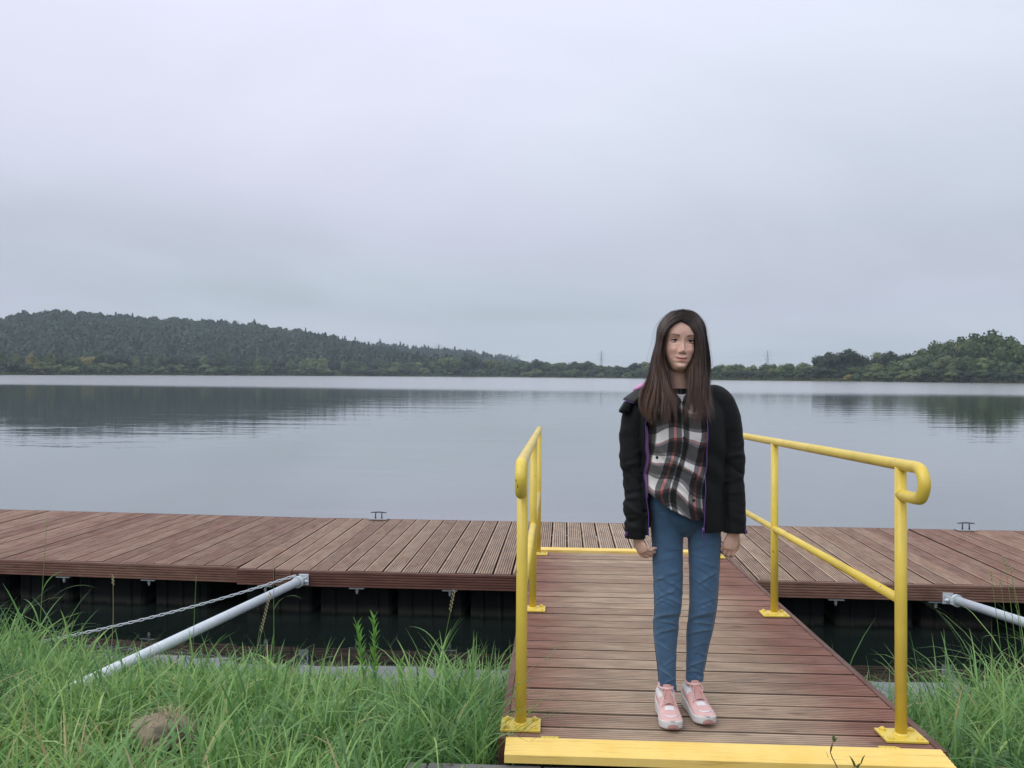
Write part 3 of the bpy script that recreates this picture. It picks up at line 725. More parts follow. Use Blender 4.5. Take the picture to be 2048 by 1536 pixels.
# ------------------------------------------------------------------ floating pontoons
def pontoon(origin, rz, L, D, label, z=.36, cleats=(), fascia=(), x_first=0.0, seed=0):
    r = random.Random(seed)
    o = empty('pontoon', (*origin, 0), rz, label=label, cat='pontoon', group='floating pontoon sections of the pier')
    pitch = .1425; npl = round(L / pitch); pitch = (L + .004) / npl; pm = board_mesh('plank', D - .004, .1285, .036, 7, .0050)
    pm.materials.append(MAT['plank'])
    for i in range(npl):
        q = place(pm, 'plank', o, loc=(x_first + .071 + i * pitch + r.uniform(-.0012, .0012), D / 2 + .016 + r.uniform(-.003, .003), z + r.uniform(-.0022, .0022)), rot=(r.uniform(-.006, .006), r.uniform(-.0008, .0008), pi / 2 + r.uniform(-.0016, .0016)))
    # fascia boards, ribbed face outwards
    x0 = 0.0; edges = [0.0] + list(fascia) + [L]
    for a, b in zip(edges[:-1], edges[1:]):
        for side in (0, 1):
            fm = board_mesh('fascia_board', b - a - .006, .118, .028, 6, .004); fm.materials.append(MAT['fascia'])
            if side == 0: place(fm, 'fascia_board', o, loc=((a + b) / 2, -.014, z - .062 + r.uniform(-.002, .002)), rot=(pi / 2, 0, 0))
            else: place(fm, 'fascia_board', o, loc=((a + b) / 2, D + .046, z - .062), rot=(-pi / 2, 0, 0))
    # steel frame under the boards
    fb = MB(); 
    for yy in (.06, D * .36, D * .66, D - .04): fb.box((L / 2, yy, z - .075), (L - .04, .05, .085))
    fb.build('frame', MAT['metal_dark'], o, smooth=False)
    # floats
    x = .04; fl = None; i = 0
    while x < L - .3:
        w = r.choice((.46, .52, .56)); w = min(w, L - x - .03)
        f = MB(); yf = .085 + r.choice((0, .015, .03))
        f.bbox((x + w / 2, yf + (D - 2 * yf) / 2, .085), (w, D - 2 * yf, .32), .022)
        for rr in (.2, .5, .8): f.bbox((x + w * rr, yf - .004, .10), (.035, .02, .25), .008)
        f.build('float', MAT['float'], o, smooth=False)
        x += w + r.choice((.05, .09, .07)) ; i += 1
    x = .22
    while x < L - .1:
        bk = MB(); bk.box((x, .012, z - .130), (.115, .045, .008)); bk.box((x, .012, z - .148), (.02, .012, .03)); bk.tube([(x, .012, z - .16), (x, .012, z - .175)], .008, 6)
        bk.build('bracket', MAT['metal_grey'], o, smooth=False); x += .72
    for cx_ in cleats:
        y = D - .02
        pl = MB(); pl.bbox((cx_, y, z + .007), (.19, .10, .009), .002)
        ct = MB(); hb = z + .075
        ct.tube(smooth_path([(cx_ - .085, y, hb - .003), (cx_ - .05, y, hb), (cx_, y, hb + .003), (cx_ + .05, y, hb), (cx_ + .085, y, hb - .003)], 9), [.003, .006, .0065, .007, .007, .007, .0065, .006, .003], 8)
        for s_ in (-.033, .033): ct.tube([(cx_ + s_, y, z + .01), (cx_ + s_, y, z + .055), (cx_ + s_ * .9, y, hb)], [.008, .0055, .008], 8)
        c = ct.build('mooring_cleat', MAT['metal_dark'], o); pl.build('base_plate', MAT['metal_grey'], c, smooth=False)
    return o
pontoon((-2.44, 6.262), radians(-.75), 5.955, 2.262, 'middle pontoon section with ribbed red-brown boards, where the gangway lands', cleats=(.60,), fascia=(.30, .435, 3.5), seed=1)
a = radians(-3.4); Ll = 6.0
pontoon((-2.455 - Ll * cos(a), 6.315 - Ll * sin(a)), a, Ll, 2.18, 'left pontoon section, angled slightly away, with red-brown ribbed boards', z=.363, fascia=(.9, 3.75), seed=2)
pontoon((3.526, 6.192), radians(-1.1), 4.6, 2.235, 'right pontoon section reaching past the right edge of the picture', z=.361, cleats=(.53,), fascia=(.02,), seed=3)

# ------------------------------------------------------------------ gangway
GZ0, GY0, GS = .55, 3.1, .0324
def gz(y): return GZ0 - GS * (y - GY0)
gang = empty('gangway', (0, 0, 0), label='sloping wooden gangway with yellow tube railings, the girl standing on it', cat='gangway')
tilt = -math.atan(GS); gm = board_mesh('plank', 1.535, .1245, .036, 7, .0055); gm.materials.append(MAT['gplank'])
pr = random.Random(4); y = 2.972 + .07
for i in range(27):
    if y > 6.70: break
    place(gm, 'plank', gang, loc=(.605, y, gz(y) + pr.uniform(-.0016, .0016)), rot=(tilt + pr.uniform(-.008, .008), pr.uniform(-.0008, .0008), pr.uniform(-.0016, .0016))); y += .1392
yend = y - .07
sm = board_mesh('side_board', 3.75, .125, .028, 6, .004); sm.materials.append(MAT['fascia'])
for sx in (-1, 1):
    ymid = (2.97 + yend) / 2; X = .605 + sx * (.7685 + .029)
    place(sm, 'side_board', gang, loc=(X, ymid, gz(ymid) - .060), rot=(pi / 2 * 1, 0, pi / 2 * sx) if False else Matrix.Rotation(0, 3, 'X').to_euler())
    o = gang.children[-1] if False else None
# side boards need their ribbed face turned outwards
for o in [c for c in COL.objects if c.name.startswith('side_board')]:
    sx = 1 if o.location.x > .6 else -1
    ex = Vector((0, 1, -GS)).normalized() * sx; ezv = Vector((sx, 0, 0)); eyv = ezv.cross(ex)
    mm = Matrix((ex, eyv, ezv)).transposed().to_4x4(); mm.translation = o.location; o.matrix_local = mm
fr = MB()
for X in (-.10, .605, 1.31):
    fr.box((X, (2.97 + yend) / 2, gz((2.97 + yend) / 2) - .085), (.06, 3.66, .09), R=np.array(Matrix.Rotation(tilt, 3, 'X')))
fr.build('frame', MAT['metal_dark'], gang, smooth=False)
# yellow end boards with hinges
yb = board_mesh('yellow_end_board', 1.535, .118, .032, 6, .0018); yb.materials.append(MAT['yellow_wood'])
place(yb, 'yellow_end_board', gang, loc=(.605, 2.972 - .062, gz(2.91) + .008), rot=(radians(5), 0, 0))
yb2 = board_mesh('yellow_end_board', 1.535, .125, .03, 6, .0018); yb2.materials.append(MAT['yellow_wood'])
place(yb2, 'yellow_end_board', gang, loc=(.605, yend + .075, gz(yend) + .014), rot=(tilt, 0, 0))
for X in (-.005, 1.20):
    h = MB(); 
    for q in range(4): h.tube([(X - .031 + q * .0165, 2.969, gz(2.97) + .010), (X - .0165 + q * .0165, 2.969, gz(2.97) + .010)], .0065, 8)
    h.bbox((X, 2.984, gz(2.98) + .005), (.064, .034, .004), .001); h.build('hinge', MAT['yellow'], gang)
# railings
nrm = Vector((0, GS, 1)).normalized()
def railing(X, label):
    TR = .0215
    hh = 1.005; top = lambda y, h: np.array([X, y + GS * h, gz(y) + h])
    loop = [top(2.955 + .10, hh), top(2.965, hh), top(2.925, hh - .012), top(2.903, hh - .052), top(2.925, hh - .098), top(2.965, hh - .110), top(3.1, hh - .112)]
    rl = MB(); pth = [top(6.74, hh), top(6.1, hh), top(5, hh), top(4, hh), top(3.4, hh)] + loop
    rl.tube(np.concatenate([np.array(pth[:4]), smooth_path(np.array(pth[4:]), 30)]), TR, 18)
    r = rl.build('railing', MAT['yellow'], gang, label=label)
    MB().tube([top(3.1, .505), top(4.8, .500), top(6.6, .498)], .0185, 14).build('mid_rail', MAT['yellow'], r)
    for y in (3.1, 4.85, 6.62):
        MB().tube([top(y, .004), top(y, .5), top(y, hh - .01)], TR, 18).build('post', MAT['yellow'], r)
        w_ = MB(); w_.tube([top(y, .006), top(y, .020)], [TR + .010, TR + .001], 16); w_.build('weld', MAT['yellow'], r)
        bp = MB(); R3 = np.array(Matrix.Rotation(tilt, 3, 'X')); c = top(y, .0065)
        bp.bbox(c, (.150, .120, .009), .0015, R=R3)
        for qx in (-.052, .052):
            for qy in (-.040, .040):
                bp.tube([c + (qx, qy, .003), c + (qx, qy, .0105)], .0125, 6); bp.tube([c + (qx, qy, .010), c + (qx, qy, .015)], [.009, .006], 8)
        bp.build('base_plate', MAT['yellow'], r, smooth=False)
railing(-.115, 'left tube railing seen end-on'); railing(1.290, 'right tube railing')

# ------------------------------------------------------------------ mooring struts and chain
def strut(p, q, label, base=True):
    p, q = np.array(p, float), np.array(q, float); o = empty('mooring_strut', p, label=label, cat='mooring arm', group='galvanised struts holding the pontoons')
    d = q - p; Ln = np.linalg.norm(d); u = d / Ln
    MB().tube([u * .10, u * (Ln * .5), u * Ln], .0310, 20).build('pole', MAT['galv'], o)
    c = MB(); w = np.cross(u, (0, 0, 1)); w /= np.linalg.norm(w); v = np.cross(w, u)
    R = np.array([u, w, v]).T
    c.tube([u * .085, u * .105], .044, 18); c.bbox((0, .012, -.005), (.075, .010, .085), .002)
    for s in (-.032, .032): c.bbox(np.array((0, -.03, 0)) + w * s + u * .03, (.09, .008, .055), .003, R=R)
    c.build('clamp', MAT['galv'], o, smooth=False)
    for s in (-1, 1):
        b = MB(); b.tube([w * (s * .035) + u * .035 + (0, -.03, 0), w * (s * .068) + u * .035 + (0, -.03, 0)], .008, 8); b.tube([w * (s * .044) + u * .035 + (0, -.03, 0), w * (s * .054) + u * .035 + (0, -.03, 0)], .016, 6)
        b.build('bolt', MAT['galv'], o)
    return o
strut((-1.905, 6.215, .300), (-2.30, 3.72, .365), 'galvanised steel strut running from the left bank grass up to the pontoon')
strut((2.895, 6.17, .268), (3.30, 3.7, .43), 'galvanised steel strut at the right edge of the picture')
ch = empty('mooring_chain', (-1.92, 6.20, .33), label='galvanised mooring chain sagging from the strut clamp down to the water on the left', cat='chain')
A = np.array([-1.945, 6.15, .345]); B = np.array([-3.78, 5.42, -.02]); nl = 58
lm = MB(); lr, lw_, ll = .0034, .0085, .0140
th = np.linspace(0, 2 * pi, 20, endpoint=False); pt = np.column_stack([np.cos(th) * lw_ + np.sign(np.cos(th)) * ll * .72, np.sin(th) * lw_, th * 0]); pt = np.vstack([pt, pt[:1]])
lm.tube(pt, lr, 6, caps=False); link = lm.mesh('chain_link'); link.materials.append(MAT['galv'])
t = np.linspace(0, 1, nl + 1); CP = np.outer(1 - t, A) + np.outer(t, B); CP[:, 2] -= .10 * 4 * t * (1 - t) * .45
for i in range(nl):
    c = (CP[i] + CP[i + 1]) / 2; d = Vector(CP[i + 1] - CP[i]); Lc = d.length
    q = d.to_track_quat('X', 'Z').to_matrix() @ Matrix.Rotation(radians(45 + 90 * (i % 2)), 3, 'X')
    o = place(link, 'chain_link', ch); o.scale = (Lc / .0355 * 1.0, 1, 1)
    mm = q.to_4x4() @ Matrix.Diagonal((Lc / .0345, 1, 1, 1)); mm.translation = Vector(c) - ch.location; o.matrix_local = mm

# ------------------------------------------------------------------ near bank
def bank_shore(x): return np.interp(x, [-30, -6, -3.2, -2.2, -1.2, -.3, .3, 1.3, 1.7, 2.4, 3.2, 6, 30], [6.0, 5.3, 4.98, 4.80, 4.64, 4.50, 4.4, 4.4, 4.42, 4.55, 4.75, 5.1, 5.6])
def bank_z(x, y):
    s = bank_shore(x) - y
    z = np.interp(s, [-3, -1, -.15, 0, .25, .6, 1.2, 1.9, 2.4, 60], [-1.4, -.6, -.10, 0, .09, .20, .345, .47, .50, .62])
    under = np.exp(-((x - .605) / .85) ** 8)              # hollow below the gangway
    z = z - under * .16 * sstep(y, 2.75, 3.0)
    return z + .018 * np.sin(x * 5.1 + 1) * np.cos(y * 4.3)
xs = np.concatenate([np.linspace(-320, -8, 12), np.linspace(-7, 7, 113), np.linspace(8, 320, 12)]); ys = np.concatenate([np.linspace(-300, -2, 10), np.linspace(-1, 8.5, 96)])
rows = [np.column_stack([xs, np.full(len(xs), yy), bank_z(xs, np.full(len(xs), yy))]) for yy in ys]
MB().loft(rows, caps=False, closed=False).build('bank_ground', MAT['soil'], kind='structure')
# paving at the foot of the gangway
pv = empty('pavement', (0, 0, 0), kind='structure')
edges = [-.505, -.432, -.03, .37, .77, 1.17, 1.57]
for i, (a, b) in enumerate(zip(edges[:-1], edges[1:])):
    for j, (c, d) in enumerate(((2.47, 2.876), (2.06, 2.464), (1.65, 2.054))):
        s = MB(); s.bbox(((a + b) / 2, (c + d) / 2, .475 + .002 * ((i + j) % 2)), (b - a - .006, d - c - .006, .07), .004); s.build('paving_slab', MAT['concrete'], pv, smooth=False)

# grass
def inside_clear(x, y):   # keep off the gangway, paving and the stone
    k = ((x > -.18) & (x < 1.42) & (y > 2.75)) | ((x > -.50) & (x < 1.6) & (y < 2.89)) | (((x + 1.53) ** 2 / .034 + (y - 3.12) ** 2 / .026) < 1)
    return ~k
def grass_patch(name, xr, yr, n, seed, hfun, m, label, dens=None):
    rng = np.random.default_rng(seed)
    nt = n // 20; tx = rng.uniform(*xr, nt); ty = rng.uniform(*yr, nt)
    taz = rng.uniform(0, 6.28, nt); th_ = rng.lognormal(0, .27, nt); tcol = np.clip(.5 + .35 * vnoise(np.column_stack([tx, ty, ty * 0]), 1.6, 5) + .12 * rng.normal(size=nt), 0, 1)
    i = rng.integers(0, nt, n); x = tx[i] + rng.normal(0, .050, n); y = ty[i] + rng.normal(0, .050, n)
    keep = inside_clear(x, y) & (y < bank_shore(x) + .12)
    if dens is not None: keep &= rng.random(n) < dens(x, y)
    i, x, y = i[keep], x[keep], y[keep]; n = len(x)
    L = hfun(x, y) * th_[i] * rng.uniform(.55, 1.12, n)
    off = np.arctan2(y - ty[i], x - tx[i]); az = np.where(rng.random(n) < .6, off, taz[i]) + rng.normal(0, .6, n)
    lean = np.clip(rng.gamma(3.6, .31, n), .12, 1.9)
    w = rng.uniform(.0022, .0062, n) * np.where(rng.random(n) < .06, 1.8, 1)
    V, Q = blades(np.column_stack([x, y, bank_z(x, y) - .01]), L, az, lean, w, 6, rng)
    col = np.clip(tcol[i] + rng.normal(0, .16, n), 0, 1)
    dry = rng.random(n) < .012; col = np.where(dry, 1.6, col)
    me = bpy.data.meshes.new(name); fast_mesh(me, V, [], Q, np.repeat(col, 14), smooth=True); me.materials.append(m)
    return place(me, name, kind='stuff', label=label, cat='grass')
def grass_mat():
    m, k = mat('bank_grass'); t = attr(k)
    c = k.ramp(t, [(0, (.048, .128, .052)), (.45, (.150, .310, .095)), (.8, (.285, .470, .135)), (.985, (.43, .57, .20)), (1.0, (.50, .42, .22))])
    p = k.n('ShaderNodeBsdfPrincipled', {'Base Color': c, 'Roughness': .42, 'Specular IOR Level': .45}); tr = k.n('ShaderNodeBsdfTranslucent', {'Color': c})
    mx = k.n('ShaderNodeMixShader', {0: .38}); k.t.links.new(p.outputs[0], mx.inputs[1]); k.t.links.new(tr.outputs[0], mx.inputs[2])
    o = k.n('ShaderNodeOutputMaterial'); k.t.links.new(mx.outputs[0], o.inputs[0]); return m
MAT['grass'] = grass_mat()
hl = lambda x, y: np.interp(x, [-5, -3.6, -3.1, -2.4, -1.7, -1.2, -.75, -.45, -.2], [.36, .36, .31, .25, .26, .26, .22, .32, .40]) * np.interp(y, [2, 3, 4, 5], [.95, .95, .92, .85]) * (1 - .50 * np.exp(-((x + 2.22) / .22) ** 2 - ((y - 4.0) / .35) ** 2)) * (1 - .72 * np.exp(-((x + 1.45) / .24) ** 2 - ((y - 2.93) / .24) ** 2))
grass_patch('bank_grass', (-4.6, -.10), (1.9, 5.35), 64000, 21, hl, MAT['grass'], 'tall tangled green grass on the bank left of the gangway')
hr = lambda x, y: np.interp(x, [1.3, 1.7, 2.1, 2.6, 3.5, 4.5], [.30, .26, .34, .42, .48, .5])
grass_patch('bank_grass', (1.40, 4.4), (2.0, 5.0), 26000, 22, hr, MAT['grass'], 'tall green grass on the bank right of the gangway')
rng = np.random.default_rng(15); n = 860
x = np.concatenate([rng.uniform(-3.6, -.3, 450), rng.normal(-3.10, .16, 60), rng.normal(-.42, .14, 150), rng.uniform(1.6, 3.2, 200)]); y = np.concatenate([rng.uniform(2.7, 4.55, 450), rng.normal(4.70, .10, 60), rng.normal(4.15, .22, 150), rng.uniform(2.9, 4.2, 200)])
V, Q = blades(np.column_stack([x, y, bank_z(x, y)]), np.concatenate([rng.uniform(.20, .38, 450), rng.uniform(.35, .60, 60), rng.uniform(.26, .50, 150), rng.uniform(.22, .40, 200)]), rng.uniform(0, 6.28, n), np.clip(rng.gamma(4, .24, n), .3, 1.6), rng.uniform(.0040, .0078, n), 9, rng)
me = bpy.data.meshes.new('broad_leaf_grass'); fast_mesh(me, V, [], Q, np.repeat(np.clip(rng.normal(.5, .2, n), 0, 1), 20), smooth=True); me.materials.append(MAT['grass'])
place(me, 'broad_leaf_grass', kind='stuff', label='broad arching grass leaves scattered through the bank grass', cat='grass')
# blades hanging over the left edge of the gangway
rng = np.random.default_rng(8); n = 46; x = rng.uniform(-.36, -.21, n); y = rng.uniform(2.92, 3.3, n)
V, Q = blades(np.column_stack([x, y, bank_z(x, y)]), rng.uniform(.34, .62, n), rng.normal(-.25, .45, n), rng.uniform(.5, .95, n), rng.uniform(.0016, .0034, n), 8, rng)
me = bpy.data.meshes.new('overhanging_grass'); fast_mesh(me, V, [], Q, np.repeat(np.clip(rng.normal(.35, .2, n), 0, 1), 18), smooth=True); me.materials.append(MAT['grass'])
place(me, 'overhanging_grass', kind='stuff', label='long grass blades drooping over the near left corner of the gangway', cat='grass')

# tall stems, weeds, stone
def stem(base, top, bend, label, leaves=(), head=None, m=None, name='grass_stem', cat='grass stem', group='tall single stems standing above the bank grass'):
    base, top = np.array(base, float), np.array(top, float); o = empty(name, base, label=label, cat=cat, group=group)
    P = smooth_path([base * 0, (top - base) * .5 + np.array(bend) * .5, top - base], 12)
    MB().tube(P, np.linspace(.0024, .0011, 12), 5, a=.6).build('stalk', m or MAT['grass'], o)
    for (f, az, L, dr) in leaves:
        c = P[int(f * 11)]; rg = np.random.default_rng(int(az * 10) + 3)
        V, Q = blades(np.array([c]), np.array([L]), np.array([az]), np.array([dr]), np.array([.0042]), 9, rg)
        b = MB(); b.add(V, Q, .55); b.build('leaf', MAT['grass'], o)
    if head:
        hb = MB(); c = P[-1]; dirv = (P[-1] - P[-3]); dirv /= np.linalg.norm(dirv)
        for i in range(int(head * 100)):
            s = (1 if i % 2 else -1); q = c - dirv * (i * .010); hb.tube([q, q + (s * .006, 0, .010), q + (s * .004, 0, .020)], [.0012, .0030, .0006], 5, a=1.0)
        hb.build('seed_head', MAT['straw'], o)
    return o
MAT['straw'] = simple('dry_straw', (.34, .29, .17), .8, 0, .25, 60)
stem((-1.56, 4.55, .12), (-1.565, 4.55, .90), (0, 0, 0), 'tall thin grass stem with one bent leaf, crossing in front of the strut', leaves=((.62, .1, .20, 1.25),))
stem((-2.10, 4.7, .1), (-2.075, 4.7, .70), (0, 0, 0), 'thin upright grass stem in front of the chain, middle of the left bank')
stem((-1.72, 4.6, .12), (-1.60, 4.6, .62), (0, 0, 0), 'dry leaning seed stalk with pale grains beside the strut', head=.24, m=MAT['straw'])
stem((-2.62, 4.75, .1), (-2.60, 4.75, .66), (.02, 0, 0), 'thin brownish stem left of the middle of the bank', head=.06, m=MAT['straw'])
stem((-3.22, 5.0, .1), (-3.16, 5.0, .98), (0, 0, 0), 'tallest thin stem at the left edge of the picture', leaves=((.35, .4, .42, 1.2), (.5, .0, .34, 1.3), (.25, 2.6, .3, 1.0)))
stem((-.62, 4.35, .08), (-.52, 4.35, .72), (-.02, 0, 0), 'tall grass with long arching leaves and a seed spike, left of the yellow post', leaves=((.45, 0.2, .34, .5), (.5, 2.8, .30, 1.1), (.4, .5, .3, .45)), head=.12)
for i, (bx, tx_, tz) in enumerate(((2.42, 2.33, .84), (2.50, 2.40, .92), (2.54, 2.43, .88), (2.46, 2.38, .80))):
    stem((bx, 4.5, .12), (tx_, 4.5, tz), (.01, 0, 0), ('tallest', 'second tallest', 'third tallest', 'shortest')[(2, 0, 1, 3)[i]] + ' rush-like stem in the clump below the right strut', leaves=((.45, 3.0, .22, 1.2),) if i == 1 else (), head=.05, group='rush stems clumped below the right strut')
def weed(base, H, lean, label, seed, nl=44):
    o = empty('leafy_weed', base, label=label, cat='weed'); rg = np.random.default_rng(seed)
    P = smooth_path([(0, 0, 0), (lean * .4, 0, H * .5), (lean, 0, H)], 14); MB().tube(P, np.linspace(.004, .002, 14), 6).build('stalk', MAT['weedm'], o)
    V = []; Q = []; b = MB()
    for i in range(nl):
        f = (i / nl) ** .8; c = P[min(13, int(f * 13.5))]; az = i * 2.4; L = .085 * (1.15 - .4 * f)
        v, q = blades(np.array([c]), np.array([L]), np.array([az]), np.array([1.05 - .35 * f]), np.array([.0085 - .002 * f]), 4, rg, .5)
        b.add(v, q, rg.uniform(.2, .9))
    b.build('leaf_rosette', MAT['weedm'], o)
MAT['weedm'] = leaf_mat('weed_leaves', (.12, .30, .06), (.26, .50, .11), .4, objvar=False)
weed((-.985, 4.32, .13), .40, -.05, 'bright green leafy weed, left of the pair in front of the dark water', 1)
weed((-.93, 4.30, .12), .455, -.01, 'bright green leafy weed with the taller feathery top, right of the pair', 2)
weed((-.80, 4.28, .12), .24, .01, 'short lime green weed right of the taller pair', 3, 26)
# sprig on the yellow board
sp = empty('weed_sprig', (.975, 2.80, .508), label='small sprig with reddish stem and curled leaves in front of the yellow end board', cat='weed')
b = MB(); b.tube(smooth_path([(0, 0, 0), (-.012, 0, .045), (-.03, 0, .085), (-.022, 0, .115)], 10), np.linspace(.0018, .001, 10), 5); b.tube([(-.004, 0, .02), (.03, 0, .05), (.045, 0, .06)], [.0014, .001, .0008], 5)
b.build('stalk', simple('reddish_stem', (.16, .09, .05), .6), sp)
b = MB(); rg = np.random.default_rng(2)
for (c, az, L) in (((-.035, 0, .07), 3.0, .03), ((-.03, 0, .085), .5, .02), ((.045, 0, .058), .3, .025), ((.04, 0, .055), 1.4, .022), ((.03, 0, .05), 2.6, .03), ((.035, 0, .045), -.4, .02), ((-.022, 0, .112), 1.3, .018), ((-.02, 0, .11), 2.6, .018), ((-.02, 0, .11), -.3, .016)):
    v, q = blades(np.array([c], float), np.array([L]), np.array([float(az)]), np.array([.7]), np.array([.0042]), 4, rg, .6); b.add(v, q, .3)
sp.scale = (1.35, 1.35, 1.35)
b.build('leaf_cluster', leaf_mat('sprig_leaves', (.05, .09, .02), (.12, .16, .04), .3, objvar=False), sp)
# stone
import bmesh
bm = bmesh.new(); bmesh.ops.create_icosphere(bm, subdivisions=4, radius=1.0); v = np.array([q.co[:] for q in bm.verts]); f = [tuple(q.index for q in fa.verts) for fa in bm.faces]; bm.free()
v = v * (1 + .16 * vnoise(v, 1.4, 3) + .05 * vnoise(v, 4, 4) + .02 * vnoise(v, 11, 5))[:, None] * (.135, .10, .075)
st = MB().add(v, f); m_st, k = mat('sandstone'); nn = k.noise(coords(k), 25, 5, .65); c = k.mix(nn, (.16, .125, .085), (.36, .30, .22)); c = k.mix(k.mapr(k.noise(coords(k), 9, 3), .5, .62), c, (.09, .08, .06)); finish(m_st, k, c, .9, bump=nn, bstr=.6, bdist=.006)
st.build('stone', m_st, loc=(-1.53, 3.15, .452), label='brownish stone half sunk in the grass on the left bank', cat='stone')
rng = np.random.default_rng(31); n = 260; x = rng.normal(-1.50, .070, n); y = rng.normal(3.13, .045, n)
V, Q = blades(np.column_stack([x, y, np.full(n, .515) - ((x + 1.53) ** 2) * 2.6 - ((y - 3.15) ** 2) * 5 + rng.uniform(0, .018, n)]), rng.uniform(.03, .10, n), rng.uniform(0, 6.28, n), rng.uniform(.85, 1.1, n), rng.uniform(.0008, .0015, n), 3, rng)
me = bpy.data.meshes.new('dry_grass_litter'); fast_mesh(me, V, [], Q, np.full(len(V), .5)); me.materials.append(MAT['straw']); place(me, 'dry_grass_litter', kind='stuff', label='brown dry grass clippings lying on the stone', cat='dry grass')

# ------------------------------------------------------------------ the girl
def remesh_obj(mb, name, voxel, mat_, parent, smooth_it=4, factor=.5, post=None, extra=None):
    """union of closed pieces -> one continuous surface"""
    me = mb.mesh(name + '_src'); o = bpy.data.objects.new(name + '_src', me); COL.objects.link(o)
    md = o.modifiers.new('r', 'REMESH'); md.mode = 'VOXEL'; md.voxel_size = voxel; md.use_smooth_shade = True
    if smooth_it:
        sm_ = o.modifiers.new('s', 'SMOOTH'); sm_.iterations = smooth_it; sm_.factor = factor
    dg = bpy.context.evaluated_depsgraph_get(); ev = o.evaluated_get(dg); nm = bpy.data.meshes.new_from_object(ev)
    bpy.data.objects.remove(o); bpy.data.meshes.remove(me)
    nm.name = name
    n = len(nm.vertices); co = np.empty(n * 3, np.float32); nm.vertices.foreach_get('co', co); co = co.reshape(-1, 3).astype(float)
    if post is not None:
        no = np.empty(n * 3, np.float32); nm.vertex_normals.foreach_get('vector', no); no = no.reshape(-1, 3).astype(float)
        co2 = post(co, no); nm.vertices.foreach_set('co', co2.astype(np.float32).ravel())
    if extra is not None:
        for an, arr in extra(co).items():
            if arr.ndim == 2:
                at = nm.attributes.new(an, 'FLOAT_COLOR', 'POINT'); at.data.foreach_set('color', np.column_stack([arr, np.ones(n)]).astype(np.float32).ravel())
            else:
                at = nm.attributes.new(an, 'FLOAT', 'POINT'); at.data.foreach_set('value', arr.astype(np.float32))
    nm.materials.clear(); nm.materials.append(mat_); nm.shade_smooth(); nm.update()
    return place(nm, name, parent)

def ring(cx_, cy_, z, rx, ry, n=40, e=2.0, disp=None, tiltx=0.0, tilty=0.0):
    th = np.linspace(0, 2 * pi, n, endpoint=False); c, s = np.cos(th), np.sin(th)
    k = (np.abs(c) ** e + np.abs(s) ** e) ** (-1 / e)
    d = 0 if disp is None else disp(th)
    x = (rx + d) * k * c; y = (ry + d) * k * s
    return np.column_stack([cx_ + x, cy_ + y, z + tiltx * x + tilty * y])

PX, PY_, PZ = .51, 3.28, gz(3.28) + .001
girl = empty('person', (PX, PY_, PZ), label='person with long brown hair in open black jacket, plaid shirt, blue jeans and pink sneakers', cat='person')

# ---- skin
def skin_mat():
    m, k = mat('skin'); c = k.n('ShaderNodeAttribute', attribute_name='tone').outputs['Color']; n1 = k.noise(coords(k), 90, 3, .6)
    c = k.mix(k.mapr(n1, .3, .7, 0, .25), c, (.50, .28, .21))
    return finish(m, k, c, .48, bump=n1, bstr=.08, bdist=.001, spec=.4, sss=.12)
MAT['skin'] = skin_mat()
HC = np.array([-.018, .004, 1.468])                 # eye level, head axis
ht = radians(3.6)                                    # slight tilt of the head
HR = np.array(Matrix.Rotation(ht, 3, 'Y')) @ np.array(Matrix.Rotation(radians(2.0), 3, 'Z')) @ np.array(Matrix.Rotation(radians(-1.5), 3, 'X'))
H = lambda P: np.asarray(P, float) @ HR.T + HC
Hinv = lambda P: (np.asarray(P, float) - HC) @ HR
